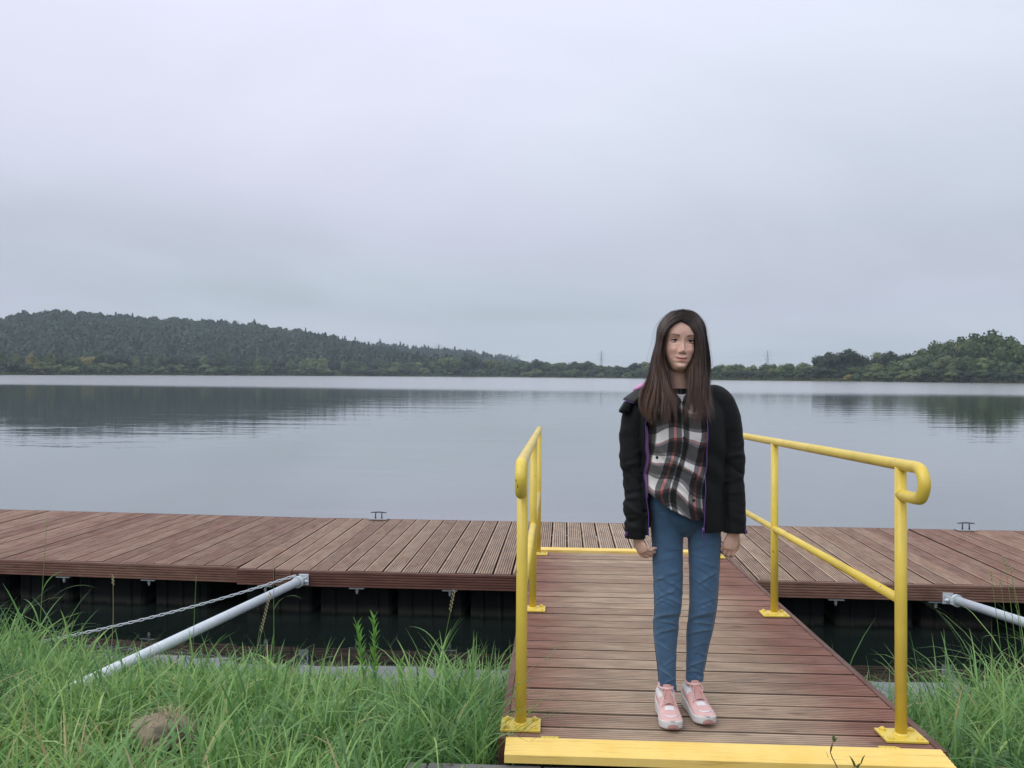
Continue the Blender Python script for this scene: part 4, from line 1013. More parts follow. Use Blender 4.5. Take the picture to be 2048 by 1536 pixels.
# z, half width, front, back
HT = [(-.122, .004, .030, .020), (-.116, .020, .062, .0), (-.108, .028, .0780, .0), (-.098, .0345, .0850, .012), (-.084, .0435, .0845, .03), (-.070, .0510, .0855, .045), (-.052, .0600, .0850, .066),
      (-.030, .0660, .0835, .080), (-.010, .0690, .0825, .088), (.010, .0695, .0865, .093), (.030, .071, .0905, .096), (.050, .0715, .0875, .094), (.070, .068, .079, .086), (.088, .058, .062, .071), (.102, .040, .040, .048), (.109, .022, .022, .026), (.112, .003, .004, .004)]
def face_disp(x, z):
    """forward displacement in head space"""
    d = np.zeros_like(x)
    # sockets, brow, forehead
    for s in (-1, 1):
        d += -.0085 * g(x, s * .0305, .0155) * g(z, -.001, .0115)
        d += .0030 * g(x, s * .030, .017) * g(z, .0195, .0075)
        d += .0032 * g(x, s * .0305, .0125) * g(z, -.0145, .0055)        # lower lid pad when smiling
        d += .0078 * g(x, s * .0365, .0150) * g(z, -.036, .0140)         # cheek apples
        d += -.0012 * g(x - s * (.0215 + (-.048 - z) * .30), 0, .0035) * sstep(z, -.078, -.066) * sstep(-z, .036, .050)   # nasolabial fold
        d += -.0030 * g(x, s * .0270, .0045) * g(z, -.0700, .0045)       # mouth corners
        d += .0030 * g(x, s * .0375, .0140) * g(z, -.074, .012)
        d += .0050 * g(x, s * .0112, .0052) * g(z, -.0440, .0062)        # nostril wings
        d += -.0050 * g(x, s * .0068, .0036) * g(z, -.0520, .0028)       # nostrils
    br = np.interp(z, [-.052, -.048, -.042, -.036, -.028, -.015, 0, .010, .022], [0, .008, .0180, .0190, .0150, .0095, .0055, .0030, 0])
    wd = np.interp(z, [-.054, -.044, -.036, -.02, .0, .02], [.0088, .0092, .0082, .0066, .0056, .009])
    d += br * np.exp(-np.abs(x / wd) ** 2.4)
    d += .0040 * g(x, 0, .0195) * g(z, -.0655, .0042) - .0018 * g(x, 0, .0030) * g(z, -.0595, .0045)
    d += .0048 * g(x, 0, .0165) * g(z, -.0785, .0048)
    zm = -.0715 + .0060 * (np.abs(x) / .022) ** 2
    d += -.0042 * g(z - zm, 0, .0016) * sstep(-np.abs(x), -.0265, -.022)
    d += -.0035 * g(x, 0, .020) * g(z, -.0875, .0045)
    d += .0045 * g(x, 0, .0165) * g(z, -.1010, .0085)
    return d
zs = np.linspace(-.122, .112, 150); T_ = cr(HT, zs); rings_ = []
th = np.linspace(0, 2 * pi, 160, endpoint=False); c_, s_ = np.cos(th), np.sin(th)
for z, (w, f_, b_) in zip(zs, T_):
    e = 2.25; k_ = (np.abs(c_) ** e + np.abs(s_) ** e) ** (-1 / e); x = w * k_ * c_
    y = np.where(s_ < 0, f_ * k_ * s_, b_ * k_ * s_)
    fr_ = sstep(-s_, .25, .7)
    y = y - fr_ * face_disp(x, np.full_like(x, z))
    rings_.append(H(np.column_stack([x, y, np.full_like(x, z)])))
body = MB(); body.loft(rings_)
for s in (-1, 1):                                    # ears
    body.tube(H([(s * .066, .010, -.030), (s * .069, .014, -.012), (s * .070, .016, .006), (s * .068, .012, .020)]), [.005, .008, .009, .005], 10)
neck = cr([(1.20, .0, .030, .075, .060), (1.27, -.006, .028, .050, .050), (1.32, -.010, .022, .0445, .048), (1.36, -.013, .020, .045, .050), (1.40, -.015, .022, .046, .052)], np.linspace(1.20, 1.40, 12))
body.loft([ring(r_[0], r_[1], z, r_[2], r_[3]) for z, r_ in zip(np.linspace(1.20, 1.40, 12), neck)])
# trunk, legs
tz = [(.76, .015, .02, .10, .075), (.84, .012, .02, .120, .088), (.93, .006, .02, .108, .080), (1.02, .0, .02, .098, .073), (1.10, -.002, .018, .108, .080), (1.18, -.004, .020, .118, .078), (1.235, -.004, .025, .115, .066), (1.265, -.006, .028, .085, .055), (1.29, -.006, .028, .05, .045)]
zz = np.linspace(.76, 1.29, 22); body.loft([ring(r_[0], r_[1], z, r_[2], r_[3]) for z, r_ in zip(zz, cr(tz, zz))])
LEG = {-1: [(.05, -.050, .024, .034, .038), (.107, -.050, .022, .034, .038), (.18, -.053, .022, .0375, .042), (.252, -.0565, .026, .0430, .050), (.33, -.0570, .026, .0495, .056), (.38, -.0555, .014, .0505, .054), (.43, -.0520, .006, .0540, .056), (.48, -.0515, .010, .0560, .060), (.567, -.0525, .016, .0585, .066), (.66, -.0545, .020, .0605, .072), (.73, -.0540, .024, .0660, .079), (.80, -.050, .024, .072, .084)],
       1: [(.05, .066, .062, .033, .038), (.14, .0650, .060, .0345, .038), (.19, .0690, .058, .0385, .044), (.253, .0735, .054, .0435, .050), (.315, .0800, .048, .0505, .056), (.37, .0850, .034, .0515, .054), (.42, .0880, .022, .0535, .056), (.454, .0895, .022, .0545, .058), (.531, .0910, .022, .0565, .064), (.61, .0910, .022, .0600, .070), (.69, .0910, .024, .0640, .077), (.80, .078, .024, .072, .084)]}
for s, L_ in LEG.items():
    zz = np.linspace(.05, .80, 30); body.loft([ring(r_[0], r_[1], z, r_[2] * .84, r_[3] * .84) for z, r_ in zip(zz, cr(L_, zz))])
    fz = LEG[s][0]; body.tube([(fz[1], fz[2] + .02, .055), (fz[1] + s * .004, fz[2] - .05, .048), (fz[1] + s * .012, fz[2] - .12, .038)], [.030, .028, .020], 12)
# arms: shoulder -> elbow -> wrist
ARM = {-1: [(-.085, .03, 1.215), (-.160, .03, 1.18), (-.188, .025, 1.08), (-.196, .016, .99), (-.192, .0, .90), (-.188, -.016, .79), (-.183, -.022, .715)],
       1: [(.078, .03, 1.215), (.155, .03, 1.18), (.183, .028, 1.08), (.196, .016, .99), (.199, .0, .92), (.200, -.016, .81), (.194, -.022, .735)]}
def hand(b, wrist, d, n, curl, sc=1.0, spread=1.0):
    d = np.array(d, float); d /= np.linalg.norm(d); n = np.array(n, float); n -= (n @ d) * d; n /= np.linalg.norm(n)
    return d, n
def build_hand(b, wrist, d, n, side, curls, thumb):
    """d along the hand, n out of its back; side=+1 puts the thumb at +cross"""
    d = np.array(d, float); d /= np.linalg.norm(d); n = np.array(n, float); n -= (n @ d) * d; n /= np.linalg.norm(n)
    s = np.cross(d, n) * side; W0 = np.array(wrist, float)
    Pp = [W0 - d * .03, W0, W0 + d * .022, W0 + d * .045 , W0 + d * .060, W0 + d * .071]
    rr = [.0200, .0200, .0245, .0288, .0284, .0235]; fl = [.74, .70, .50, .42, .38, .34]
    rings = []
    th = np.linspace(0, 2 * pi, 22, endpoint=False)
    for p, r_, q in zip(Pp, rr, fl): rings.append(p + r_ * (np.cos(th)[:, None] * s + q * np.sin(th)[:, None] * n))
    b.loft(rings)
    lens = [(.034, .020, .016), (.037, .023, .017), (.034, .021, .016), (.027, .016, .014)]
    for i, ln in enumerate(lens):
        off = (.0218 - i * .0146); base = W0 + d * (.060 - abs(i - 1.2) * .0035) + s * off
        p = base - d * .014; pts = [p, base]; dirv = d + s * (.10 - .07 * i); dirv /= np.linalg.norm(dirv); rad = [.0080, .0080]
        for j, l in enumerate(ln):
            a = radians(curls[i][j]); axis = Vector(s); dirv = np.array(Matrix.Rotation(a * (1 if np.cross(s, dirv) @ (-n) > 0 else -1), 3, axis) @ Vector(dirv))
            nxt = pts[-1] + dirv * l; pts += [(pts[-1] + nxt) / 2, nxt]; r0 = (.0076, .0070, .0062)[j] * (1, 1.03, 1, .88)[i]; rad += [r0 * .95, r0 * (1.02 if j < 2 else .72)]
        b.tube(pts, rad, 10, up0=n)
    tb = W0 + d * .012 + s * .020 - n * .006
    t1, t2, t3 = thumb
    P = [tb - d * .012, tb]
    for (a_, b_2, c_2), l in zip((t1, t2, t3), (.034, .028, .022)):
        v = d * a_ + s * b_2 - n * c_2; v /= np.linalg.norm(v); P.append(P[-1] + v * l)
    b.tube(smooth_path(P, 9), np.interp(np.linspace(0, 1, 9), [0, .3, .6, .85, 1], [.0125, .0125, .0098, .0092, .0062]), 10, up0=n)
for s, A_ in ARM.items():
    body.tube(smooth_path(A_, 16), np.interp(np.linspace(0, 1, 16), [0, .15, .5, .65, 1], [.044, .042, .035, .034, .0225]), 16)
build_hand(body, (-.181, -.024, .706), (.40, -.22, -1.0), (-.80, -.55, -.05), 1, [(28, 42, 25), (34, 50, 30), (40, 54, 32), (46, 56, 34)], ((.75, .55, .25), (.95, .30, .30), (1.0, .05, .35)))
build_hand(body, (.193, -.024, .727), (-.20, -.02, -1.0), (.22, -1.0, .0), -1, [(14, 40, 30), (20, 46, 32), (26, 50, 34), (34, 54, 36)], ((.8, .50, .25), (.95, .15, .45), (1.0, -.15, .5)))
def tones(co):
    q = Hinv(co); x, y, z = q.T; n = len(co)
    c = np.tile(np.array([.66, .42, .33]), (n, 1))
    head = sstep(z, -.14, -.10) * sstep(-y, .03, .06)
    mix_ = lambda a, f, b: a * (1 - f[:, None]) + np.array(b) * f[:, None]
    c = mix_(c, .45 * head * (g(x, -.038, .02) + g(x, .038, .02)) * g(z, -.034, .02), (.66, .31, .26))
    c = mix_(c, .30 * head * g(x, 0, .012) * g(z, -.042, .012), (.66, .34, .28))
    zm = -.0715 + .0060 * (np.abs(x) / .022) ** 2
    up_ = sstep(z, zm - .001, zm) * sstep(-z, -(zm + .0075 - .10 * np.abs(x)), -(zm + .0050 - .10 * np.abs(x)))
    lo = sstep(-z, -zm - .001, -zm) * sstep(z, zm - .0115 + .22 * np.abs(x), zm - .0085 + .22 * np.abs(x))
    lips = head * np.clip(up_ + lo, 0, 1) * sstep(-np.abs(x), -.0240, -.0200)
    c = mix_(c, .9 * lips, (.44, .13, .12))
    c = mix_(c, .8 * head * g(z - zm, 0, .0012) * sstep(-np.abs(x), -.0245, -.021), (.10, .03, .028))
    for s in (-1, 1):
        u = (x * s - .0125) / .036                              # brow hairs grow in the skin
        zb = .0158 + .0055 * np.sin(np.clip(u, 0, 1) * pi * .75)
        c = mix_(c, .92 * head * g(z - zb, 0, .0040 - .0012 * np.clip(u, 0, 1)) * sstep(u, -.02, .12) * sstep(-u, -1.02, -.8), (.055, .032, .024))
        c = mix_(c, .42 * head * g(x, s * .031, .014) * g(z, .002, .009), (.30, .15, .12))  # shade of the eye socket painted into the skin tone
        c = mix_(c, .7 * head * g(x, s * .0068, .0028) * g(z, -.0515, .0022), (.10, .03, .025))
    sc = np.maximum(sstep(np.abs(x) * .9 + .9 * z, .083, .092), sstep(z, .080, .086)) * sstep(z, -.02, .0)
    sc = np.maximum(sc, sstep(y, -.035, -.02) * sstep(z, -.085, -.06) * (z < .2))
    c = mix_(c, sc * (z > -.1), (.045, .030, .024))
    return {'tone': np.clip(c, 0, 1)}
body_o = remesh_obj(body, 'body', .0023, MAT['skin'], girl, smooth_it=2, extra=tones)
# ---- eyes
m_eye, k = mat('eye'); co = coords(k); s3 = xyz(k, co)
rr_ = k.math('SQRT', k.math('ADD', k.math('POWER', s3[0], 2.0), k.math('POWER', s3[2], 2.0)))
c = k.ramp(k.math('MULTIPLY', rr_, 100.0), [(0, (.005, .005, .005)), (.22, (.005, .005, .005)), (.27, (.05, .036, .024)), (.52, (.03, .024, .018)), (.58, (.62, .58, .55)), (1, (.62, .56, .53))])
finish(m_eye, k, c, .12, spec=.6)
lashm = simple('lashes', (.018, .012, .010), .6)
for s in (-1, 1):
    e = MB(); tt = np.linspace(-pi / 2, pi / 2, 17); e.loft([np.column_stack([np.cos(np.linspace(0, 2 * pi, 24, endpoint=False)) * max(cos(a), .01) * .0118, np.full(24, sin(a) * .0118), np.sin(np.linspace(0, 2 * pi, 24, endpoint=False)) * max(cos(a), .01) * .0118]) for a in tt])
    eo = e.build('eye', m_eye, girl); EC = H([(s * .0300, -.0654, -.0005)])[0]; mm = Matrix(HR.tolist()).to_4x4(); mm.translation = EC; eo.matrix_local = mm
    MAT.setdefault('lid', simple('eyelid_skin', (.57, .35, .275), .5))
    def lidrows(e0, e1, r0):
        G = []
        for f in np.linspace(0, 1, 7):
            row = []
            for a in np.linspace(-1.25, 1.25, 17):
                cc = max(cos(a * 1.18), 0) ** .8; el = radians(e0) * cc * (1 - f) + radians(e1) * f
                rr2 = r0 - .0008 * f
                row.append((sin(a) * cos(el) * rr2, -cos(a) * cos(el) * rr2, sin(el) * rr2))
            G.append(np.array(row))
        return G
    for e0, e1, nm in ((18, 72, 'eyelid'), (-22, -72, 'eyelid')):
        lb = MB(); G = lidrows(e0, e1, .0131 if e0 > 0 else .0125); lb.loft(G, caps=False, closed=False); lo_ = lb.build(nm, MAT['lid'], eo); q = lo_.modifiers.new('t', 'SOLIDIFY'); q.thickness = .0009
        if e0 > 0:
            la = MB(); la.tube(G[0] * 1.03, np.interp(np.linspace(0, 1, 17), [0, .2, .8, 1], [.0008, .0021, .0021, .0008]), 6); la.build('eyelashes', lashm, eo)

# ---- jeans
def denim():
    m, k = mat('denim'); co = coords(k); n1 = k.noise(co, 14, 3, .6); tw = k.noise(k.mapping(co, (260, 260, 700), rot=(0, .5, 0)), 1, 2, .6)
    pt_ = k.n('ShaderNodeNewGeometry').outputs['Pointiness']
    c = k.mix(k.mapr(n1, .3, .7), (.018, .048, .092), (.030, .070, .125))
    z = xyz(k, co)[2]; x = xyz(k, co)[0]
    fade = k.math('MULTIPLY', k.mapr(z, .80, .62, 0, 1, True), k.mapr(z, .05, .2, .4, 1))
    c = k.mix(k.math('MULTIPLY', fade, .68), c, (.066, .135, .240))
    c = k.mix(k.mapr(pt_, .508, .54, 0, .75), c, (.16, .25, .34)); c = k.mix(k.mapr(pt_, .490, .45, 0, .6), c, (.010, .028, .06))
    c = k.mix(k.mapr(tw, .45, .75, 0, .25), c, (.12, .19, .28))
    return finish(m, k, c, .85, bump=tw, bstr=.15, bdist=.001, spec=.2, sheen=.15)
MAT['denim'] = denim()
jn = MB()
FOLD = [  # side, z, slope, theta centre (rad, -pi/2 is front), theta width, amp, thickness
    (-1, .555, .30, -1.9, .9, .0030, .007), (-1, .520, -.42, -1.2, 1.0, .0032, .008), (-1, .485, .35, -1.9, .8, .0034, .007), (-1, .462, -.30, -1.3, .9, .0030, .007), (-1, .405, .10, -1.6, 1.3, .0060, .010), (-1, .372, -.12, -1.5, 1.1, .0034, .006),
    (-1, .340, .14, -1.5, 1.1, .0044, .008), (-1, .27, -.2, -1.9, .8, .0022, .006), (-1, .215, .22, -1.2, .9, .0026, .006), (-1, .165, -.30, -1.8, .9, .0036, .007), (-1, .135, .2, -1.4, 1.0, .0034, .006), (-1, .10, .0, -1.6, 1.6, .0030, .006),
    (-1, .62, .25, -2.0, .7, .0018, .008), (-1, .445, .5, -2.5, .6, .0032, .006), (-1, .50, -.5, -2.6, .5, .003, .006), (-1, .665, -.15, -1.2, .9, .0018, .010),
    (1, .600, -.25, -1.2, .9, .0022, .009), (1, .560, .35, -1.3, .9, .0034, .008), (1, .525, -.35, -1.9, .8, .0028, .007), (1, .46, .2, -1.4, .9, .0026, .007), (1, .405, .16, -1.6, 1.3, .0052, .010), (1, .365, -.12, -1.3, 1.2, .0034, .007), (1, .335, .10, -1.5, 1.2, .0038, .007),
    (1, .275, .18, -1.7, .9, .0024, .006), (1, .235, -.2, -1.2, .9, .0026, .006), (1, .195, .22, -1.8, 1.0, .0036, .007), (1, .160, -.12, -1.4, 1.2, .0036, .006), (1, .68, .2, -1.8, .8, .002, .01), (1, .44, -.5, -.6, .5, .003, .006)]
_fr = random.Random(12)
for _s in (-1, 1):
    for _ in range(11):
        zf = _fr.choice((.45, .40, .50, .36, .17, .14, .12, .56, .22, .66)) + _fr.uniform(-.03, .03)
        FOLD.append((_s, zf, _fr.uniform(-.45, .45), _fr.uniform(-2.6, -.5), _fr.uniform(.6, 1.1), _fr.uniform(.0010, .0020), _fr.uniform(.004, .0065)))
def legfold(s, z):
    def f(th):
        d = np.zeros_like(th)
        for (q, z0, sl, tc_, tw_, am, tk) in FOLD:
            if q != s: continue
            a = (th - tc_ + pi) % (2 * pi) - pi
            dz = z - (z0 + sl * .085 * a - .012 * a * a * np.sign(am))
            d += .78 * am * np.exp(-(a / tw_) ** 4) * (np.exp(-(dz / tk) ** 2) - .55 * np.exp(-((dz + tk * 1.7) / tk) ** 2))
        P = np.column_stack([np.cos(th) * .6 + s, np.sin(th) * .6, np.full_like(th, z * 9)])
        P2 = np.column_stack([np.cos(th + z * 9) + s, np.sin(th + z * 9), np.full_like(th, z * 26)])
        return d + .0012 * vnoise(P, 2.6, 9) + .0016 * vnoise(P2, 1.6, 4) * (1 if z < .6 else .4)
    return f
for s, L_ in LEG.items():
    zb = .086 if s < 0 else .112
    zz = np.linspace(zb, .80, 190); rg_ = []
    for z, r_ in zip(zz, cr(L_, zz)):
        hem = .0022 if z < zb + .022 else 0
        tl = .12 if z < zb + .03 else .0
        rg_.append(ring(r_[0], r_[1], z, r_[2] + hem, r_[3] + hem, 72, 2.15, legfold(s, z)))
    jn.loft(rg_)
hp = [(.700, .020, .022, .035, .040), (.722, .020, .022, .085, .062), (.740, .020, .022, .115, .074), (.765, .018, .022, .136, .086), (.80, .016, .024, .1425, .094), (.84, .013, .024, .1410, .096), (.89, .010, .022, .132, .090), (.94, .006, .020, .120, .084), (.975, .004, .020, .113, .080)]
zz = np.linspace(.700, .975, 66)
jn.loft([ring(r_[0], r_[1], z, r_[2], r_[3], 80, 2.3, lambda th: .0015 * vnoise(np.column_stack([np.cos(th), np.sin(th), np.full_like(th, z * 8)]), 3, 2)) for z, r_ in zip(zz, cr(hp, zz))])
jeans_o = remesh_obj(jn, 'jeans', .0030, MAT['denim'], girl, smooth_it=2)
sd_ = MB()
for s in (-1, 1):    # outer seam
    L_ = LEG[s]; zz = np.linspace(.12 if s < 0 else .15, .70, 40); R_ = cr(L_, zz)
    sd_.tube([(r_[0] + s * (r_[2] + .0005) * .985, r_[1] - r_[3] * .20, z) for z, r_ in zip(zz, R_)], .0014, 5)
sd_.tube([(.012, -.073, .77), (.010, -.076, .85), (.008, -.070, .95)], .0013, 5)
sd_.build('seam', MAT['denim'], jeans_o)

# ---- sneakers
pink = simple('pink_leather', (.66, .41, .39), .5, 0, .10, 30, .12); pinkd = simple('dusty_pink_suede', (.46, .25, .23), .8, 0, .15, 60, .2)
whitel = simple('white_leather', (.68, .68, .70), .45, 0, .06, 30, .1); solem = simple('white_sole_rubber', (.62, .61, .60), .55, 0, .08, 25, .15); lacem = simple('pink_lace', (.62, .36, .33), .7, 0, .1, 80, .2)
def shoe(x, y, ang, label, toe_len=.248):
    """origin under the heel; length along local -y"""
    o = empty('sneaker_tmp', (x, y, 0), 0)
    L = toe_len; hw = lambda u: .93 * np.interp(u, [0, .06, .2, .42, .62, .78, .9, .97, 1.0], [.020, .036, .0400, .0375, .0430, .0460, .0400, .0270, .010])
    cx2 = lambda u: np.interp(u, [0, .4, .7, 1], [0, 0, .003, .004]) * (1 if x > 0 else -1)
    sl = MB(); us = np.concatenate([np.linspace(0, .1, 6), np.linspace(.14, .88, 20), np.linspace(.91, 1.0, 7)])
    def outline(scale, z, grow=0.0):
        P = []
        for u in us: P.append((cx2(u) + hw(u) * scale + grow, -u * L, z(u)))
        for u in us[::-1]: P.append((cx2(u) - hw(u) * scale - grow, -u * L, z(u)))
        return np.array(P)
    top = lambda u: np.interp(u, [0, .1, .35, .55, .8, 1.0], [.064, .059, .046, .038, .034, .040]); zb = lambda u: np.interp(u, [0, .06, .2, .8, 1], [.010, .002, .0, .0, .012])
    mid = lambda f: (lambda u: zb(u) * (1 - f) + top(u) * f)
    wav = lambda u: .0022 * np.sin(u * 34)
    rows_ = [outline(.90, zb), outline(1.0, lambda u: zb(u) + .003), outline(1.05, mid(.28)), outline(1.02, mid(.45)), outline(1.06, mid(.65)), outline(1.04, mid(.9)), outline(.98, mid(1.0)), outline(.75, lambda u: top(u) - .002)]
    sl.loft(rows_); sole = sl
    # upper
    ux = np.linspace(.012, .972, 44); H_ = lambda u: np.interp(u, [0, .03, .10, .22, .34, .46, .58, .72, .84, .94, 1.0], [.060, .105, .116, .112, .104, .088, .072, .056, .049, .042, .026])
    n_ = 40; th = np.linspace(0, 2 * pi, n_, endpoint=False); rings_ = []
    for u in ux:
        b = .022; h_ = cr([(0, .060), (.05, .100), (.12, .108), (.22, .104), (.34, .097), (.46, .083), (.58, .068), (.72, .0545), (.84, .0475), (.92, .041), (1.0, .026)], [u])[0][0]
        w = hw(u) * .99; zc2 = (b + h_) / 2; rz_ = (h_ - b) / 2
        c2, s2 = np.cos(th), np.sin(th)
        xx = w * np.sign(c2) * np.abs(c2) ** .75 * np.where(s2 > 0, 1 - np.interp(u, [0, .2, .5, .75, 1], [.30, .32, .42, .28, .15]) * s2 ** 1.4, 1)
        rings_.append(np.column_stack([cx2(u) + xx, np.full(n_, -u * L), zc2 + rz_ * np.sign(s2) * np.abs(s2) ** .85]))
    um = MB(); um.loft(rings_)
    def surf(u, a, out=.0):
        """point on the upper at length u and angle a (pi/2 = top), pushed out"""
        i = np.interp(u, ux, np.arange(len(ux))); i0 = int(min(i, len(ux) - 2)); f = i - i0; j = (a % (2 * pi)) / (2 * pi) * n_; j0 = int(j) % n_; g_ = j - int(j)
        R0 = rings_[i0] * (1 - f) + rings_[i0 + 1] * f; p = R0[j0] * (1 - g_) + R0[(j0 + 1) % n_] * g_; c0 = R0.mean(0); d = p - c0; d /= np.linalg.norm(d) + 1e-9
        return p + d * out
    def patch(b, u0, u1, a0, a1, out=.0022, nu=10, na=8, shape=None):
        G = []
        for i in range(nu):
            fu = i / (nu - 1); row = []
            for j in range(na):
                fa = j / (na - 1); u = u0 + (u1 - u0) * fu; a = a0 + (a1 - a0) * fa
                if shape: u, a = shape(fu, fa)
                e_ = min(1, 6 * min(fu, 1 - fu, fa, 1 - fa) + .15); row.append(surf(u, a, out * e_))
            G.append(np.array(row))
        b.loft(G, caps=False, closed=False)
    parts = []
    wp_ = MB()
    for s in (0, 1):
        A = (lambda a: a) if s == 0 else (lambda a: pi - a)
        patch(wp_, 0, 0, 0, 0, .0030, 12, 6, lambda fu, fa, A=A: (.18 + fu * .40, A(.95 + fa * .42 - fu * .05)))      # eyelet stay
        patch(wp_, 0, 0, 0, 0, .0024, 10, 6, lambda fu, fa, A=A: (.10 + fu * .26 + fa * .05, A(.18 + fa * .75)))        # quarter panel
    patch(wp_, .615, .70, 1.05, 2.09, .0026, 6, 10)                                                                      # vamp patch
    patch(wp_, .0, .12, -.3, pi + .3, .0020, 5, 14)                                                                      # heel clip
    tb_ = MB(); tb_.tube([surf(.795 + .075 * (1 - ((a - pi / 2) / .72) ** 2) , a, .0012) for a in np.linspace(pi / 2 - .72, pi / 2 + .72, 15)], np.interp(np.linspace(0, 1, 15), [0, .2, .8, 1], [.0010, .0034, .0034, .0010]), 8)
    dk = MB(); G = []
    for u in np.linspace(.955, 1.0, 5):
        G.append([(cx2(u) + q * hw(u) * (1.065 if u < .99 else 1.2) * .86, -u * L - (.0015 + .0035 * (1 - abs(q))), zz_) for q, zz_ in zip(np.linspace(-1, 1, 9), np.interp(np.abs(np.linspace(-1, 1, 9)), [0, .6, 1], [.036, .032, .016]))])
    bump_pts = [(cx2(1.0) + q, -L * (1.006 - (q / .027) ** 2 * .040) - .0015, .0) for q in np.linspace(-.021, .021, 11)]
    dk.loft([np.array([(p[0], p[1] + (.004 if zi == 0 else 0), (.009 if zi == 0 else 0) + zl * (1 - .35 * (abs(p[0] - cx2(1.0)) / .021) ** 2) + .003) for p in bump_pts]) for zi, zl in enumerate((0, .009, .019, .028))], caps=False, closed=False)
    co_ = MB(); pa = []
    col = [(cx2(.2) + .0255 * cos(t), -.062 + .040 * sin(t), .104 + .006 * abs(sin(t)) + .006 * (sin(t) > 0) * sin(t)) for t in np.linspace(0, 2 * pi, 25)]
    co_.tube(col, .0060, 8, caps=False)
    tg = MB(); tg.loft([ring(cx2(u), -u * L, 0, .001, .001, 4) for u in (.3,)] * 0 + [np.array([(cx2(u) + q, -u * L - .004, h_ + .006 * (1 - (q / .02) ** 2)) for q in np.linspace(-.016, .016, 7)]) for u, h_ in ((.335, .118), (.40, .100), (.50, .083), (.60, .068))], caps=False, closed=False)
    lc = MB(); LU = np.linspace(.36, .60, 6)
    for i, u in enumerate(LU):
        pL, pR = surf(u, 1.02, .004), surf(u, pi - 1.02, .004); mid_ = surf(u, pi / 2, .0075)
        u2 = LU[min(i + 1, 5)]; qR = surf(u2, pi - 1.02, .004); qL = surf(u2, 1.02, .004)
        if i < 5:
            lc.tube(smooth_path([pL, (pL + qR) / 2 * .3 + surf((u + u2) / 2, pi / 2, .0085) * .7, qR], 7), .0019, 6); lc.tube(smooth_path([pR, (pR + qL) / 2 * .3 + surf((u + u2) / 2, pi / 2, .0070) * .7, qL], 7), .0019, 6)
    kn = surf(.37, pi / 2, .010)
    for sx in (-1, 1):
        lc.tube(smooth_path([kn, kn + (sx * .012, -.004, .008), kn + (sx * .024, -.020, .001), kn + (sx * .018, -.034, -.014), kn + (sx * .006, -.016, -.002), kn], 18), .0017, 6)
        lc.tube(smooth_path([kn, kn + (sx * .010, -.018, .002), kn + (sx * .020, -.045, -.022), surf(.62, pi / 2 - sx * .85, .004)], 14), .0016, 6)
    lc.tube([kn - (.004, 0, 0), kn + (.004, 0, 0)], .005, 8)
    root = um.build('sneaker', pink, girl, label=label)
    for nm_, mb_, mt in (('sole', sole, solem), ('white_panel', wp_, whitel), ('toe_stripe', tb_, whitel), ('toe_bumper', dk, pinkd), ('ankle_collar', co_, pink), ('tongue', tg, pinkd), ('shoelace', lc, lacem)): mb_.build(nm_, mt, root)
    root.location = (x, y, 0); root.rotation_euler = (tilt, 0, ang)
    bpy.data.objects.remove(o)
    return root
shoe(-.062, .048, radians(2), None, .252); shoe(.048, .100, radians(7), None, .252)

# ---- plaid shirt
def plaid():
    m, k = mat('plaid_flannel'); uv = k.n('ShaderNodeAttribute', attribute_name='plaid').outputs['Vector']; s3 = xyz(k, uv)
    wob = k.noise(coords(k), 9, 2, .5)
    u = k.math('FRACT', k.math('ADD', k.math('DIVIDE', s3[0], .122), k.math('MULTIPLY', wob, .05))); v = k.math('FRACT', k.math('ADD', k.math('DIVIDE', s3[1], .112), k.math('MULTIPLY', wob, .05)))
    wc = k.ramp(u, [(0, (.84, .83, .83)), (.36, (.10, .10, .11)), (.52, (.58, .20, .18)), (.60, (.09, .09, .10)), (.76, (.60, .60, .62)), (.81, (.030, .030, .034)), (.97, (.25, .25, .26))], 'CONSTANT')
    vc = k.ramp(v, [(0, (.80, .78, .77)), (.34, (.13, .13, .14)), (.48, (.006, .006, .008)), (.86, (.12, .12, .13)), (.93, (.48, .18, .17)), (.97, (.2, .2, .2))], 'CONSTANT')
    c = k.mix(.5, wc, vc); dk = k.mix(.84, c, k.mix(1.0, wc, vc, 'MULTIPLY'))
    fz_ = k.noise(coords(k), 220, 2, .6)
    c = k.mix(k.mapr(fz_, .4, .7, 0, .06), dk, (.3, .3, .3))
    return finish(m, k, c, .9, bump=fz_, bstr=.2, bdist=.001, spec=.15, sheen=.2)
MAT['plaid'] = plaid()
nT, nV = 160, 120; th = np.linspace(0, 2 * pi, nT, endpoint=False)
SH = [(.74, .0, .018, .142, .104), (.80, .0, .018, .146, .106), (.87, -.004, .016, .143, .105), (.95, -.006, .014, .137, .102), (1.04, -.008, .012, .136, .100), (1.12, -.006, .014, .138, .100), (1.18, -.004, .018, .135, .094), (1.23, -.004, .024, .118, .078), (1.262, -.006, .028, .080, .060), (1.285, -.008, .026, .058, .055)]
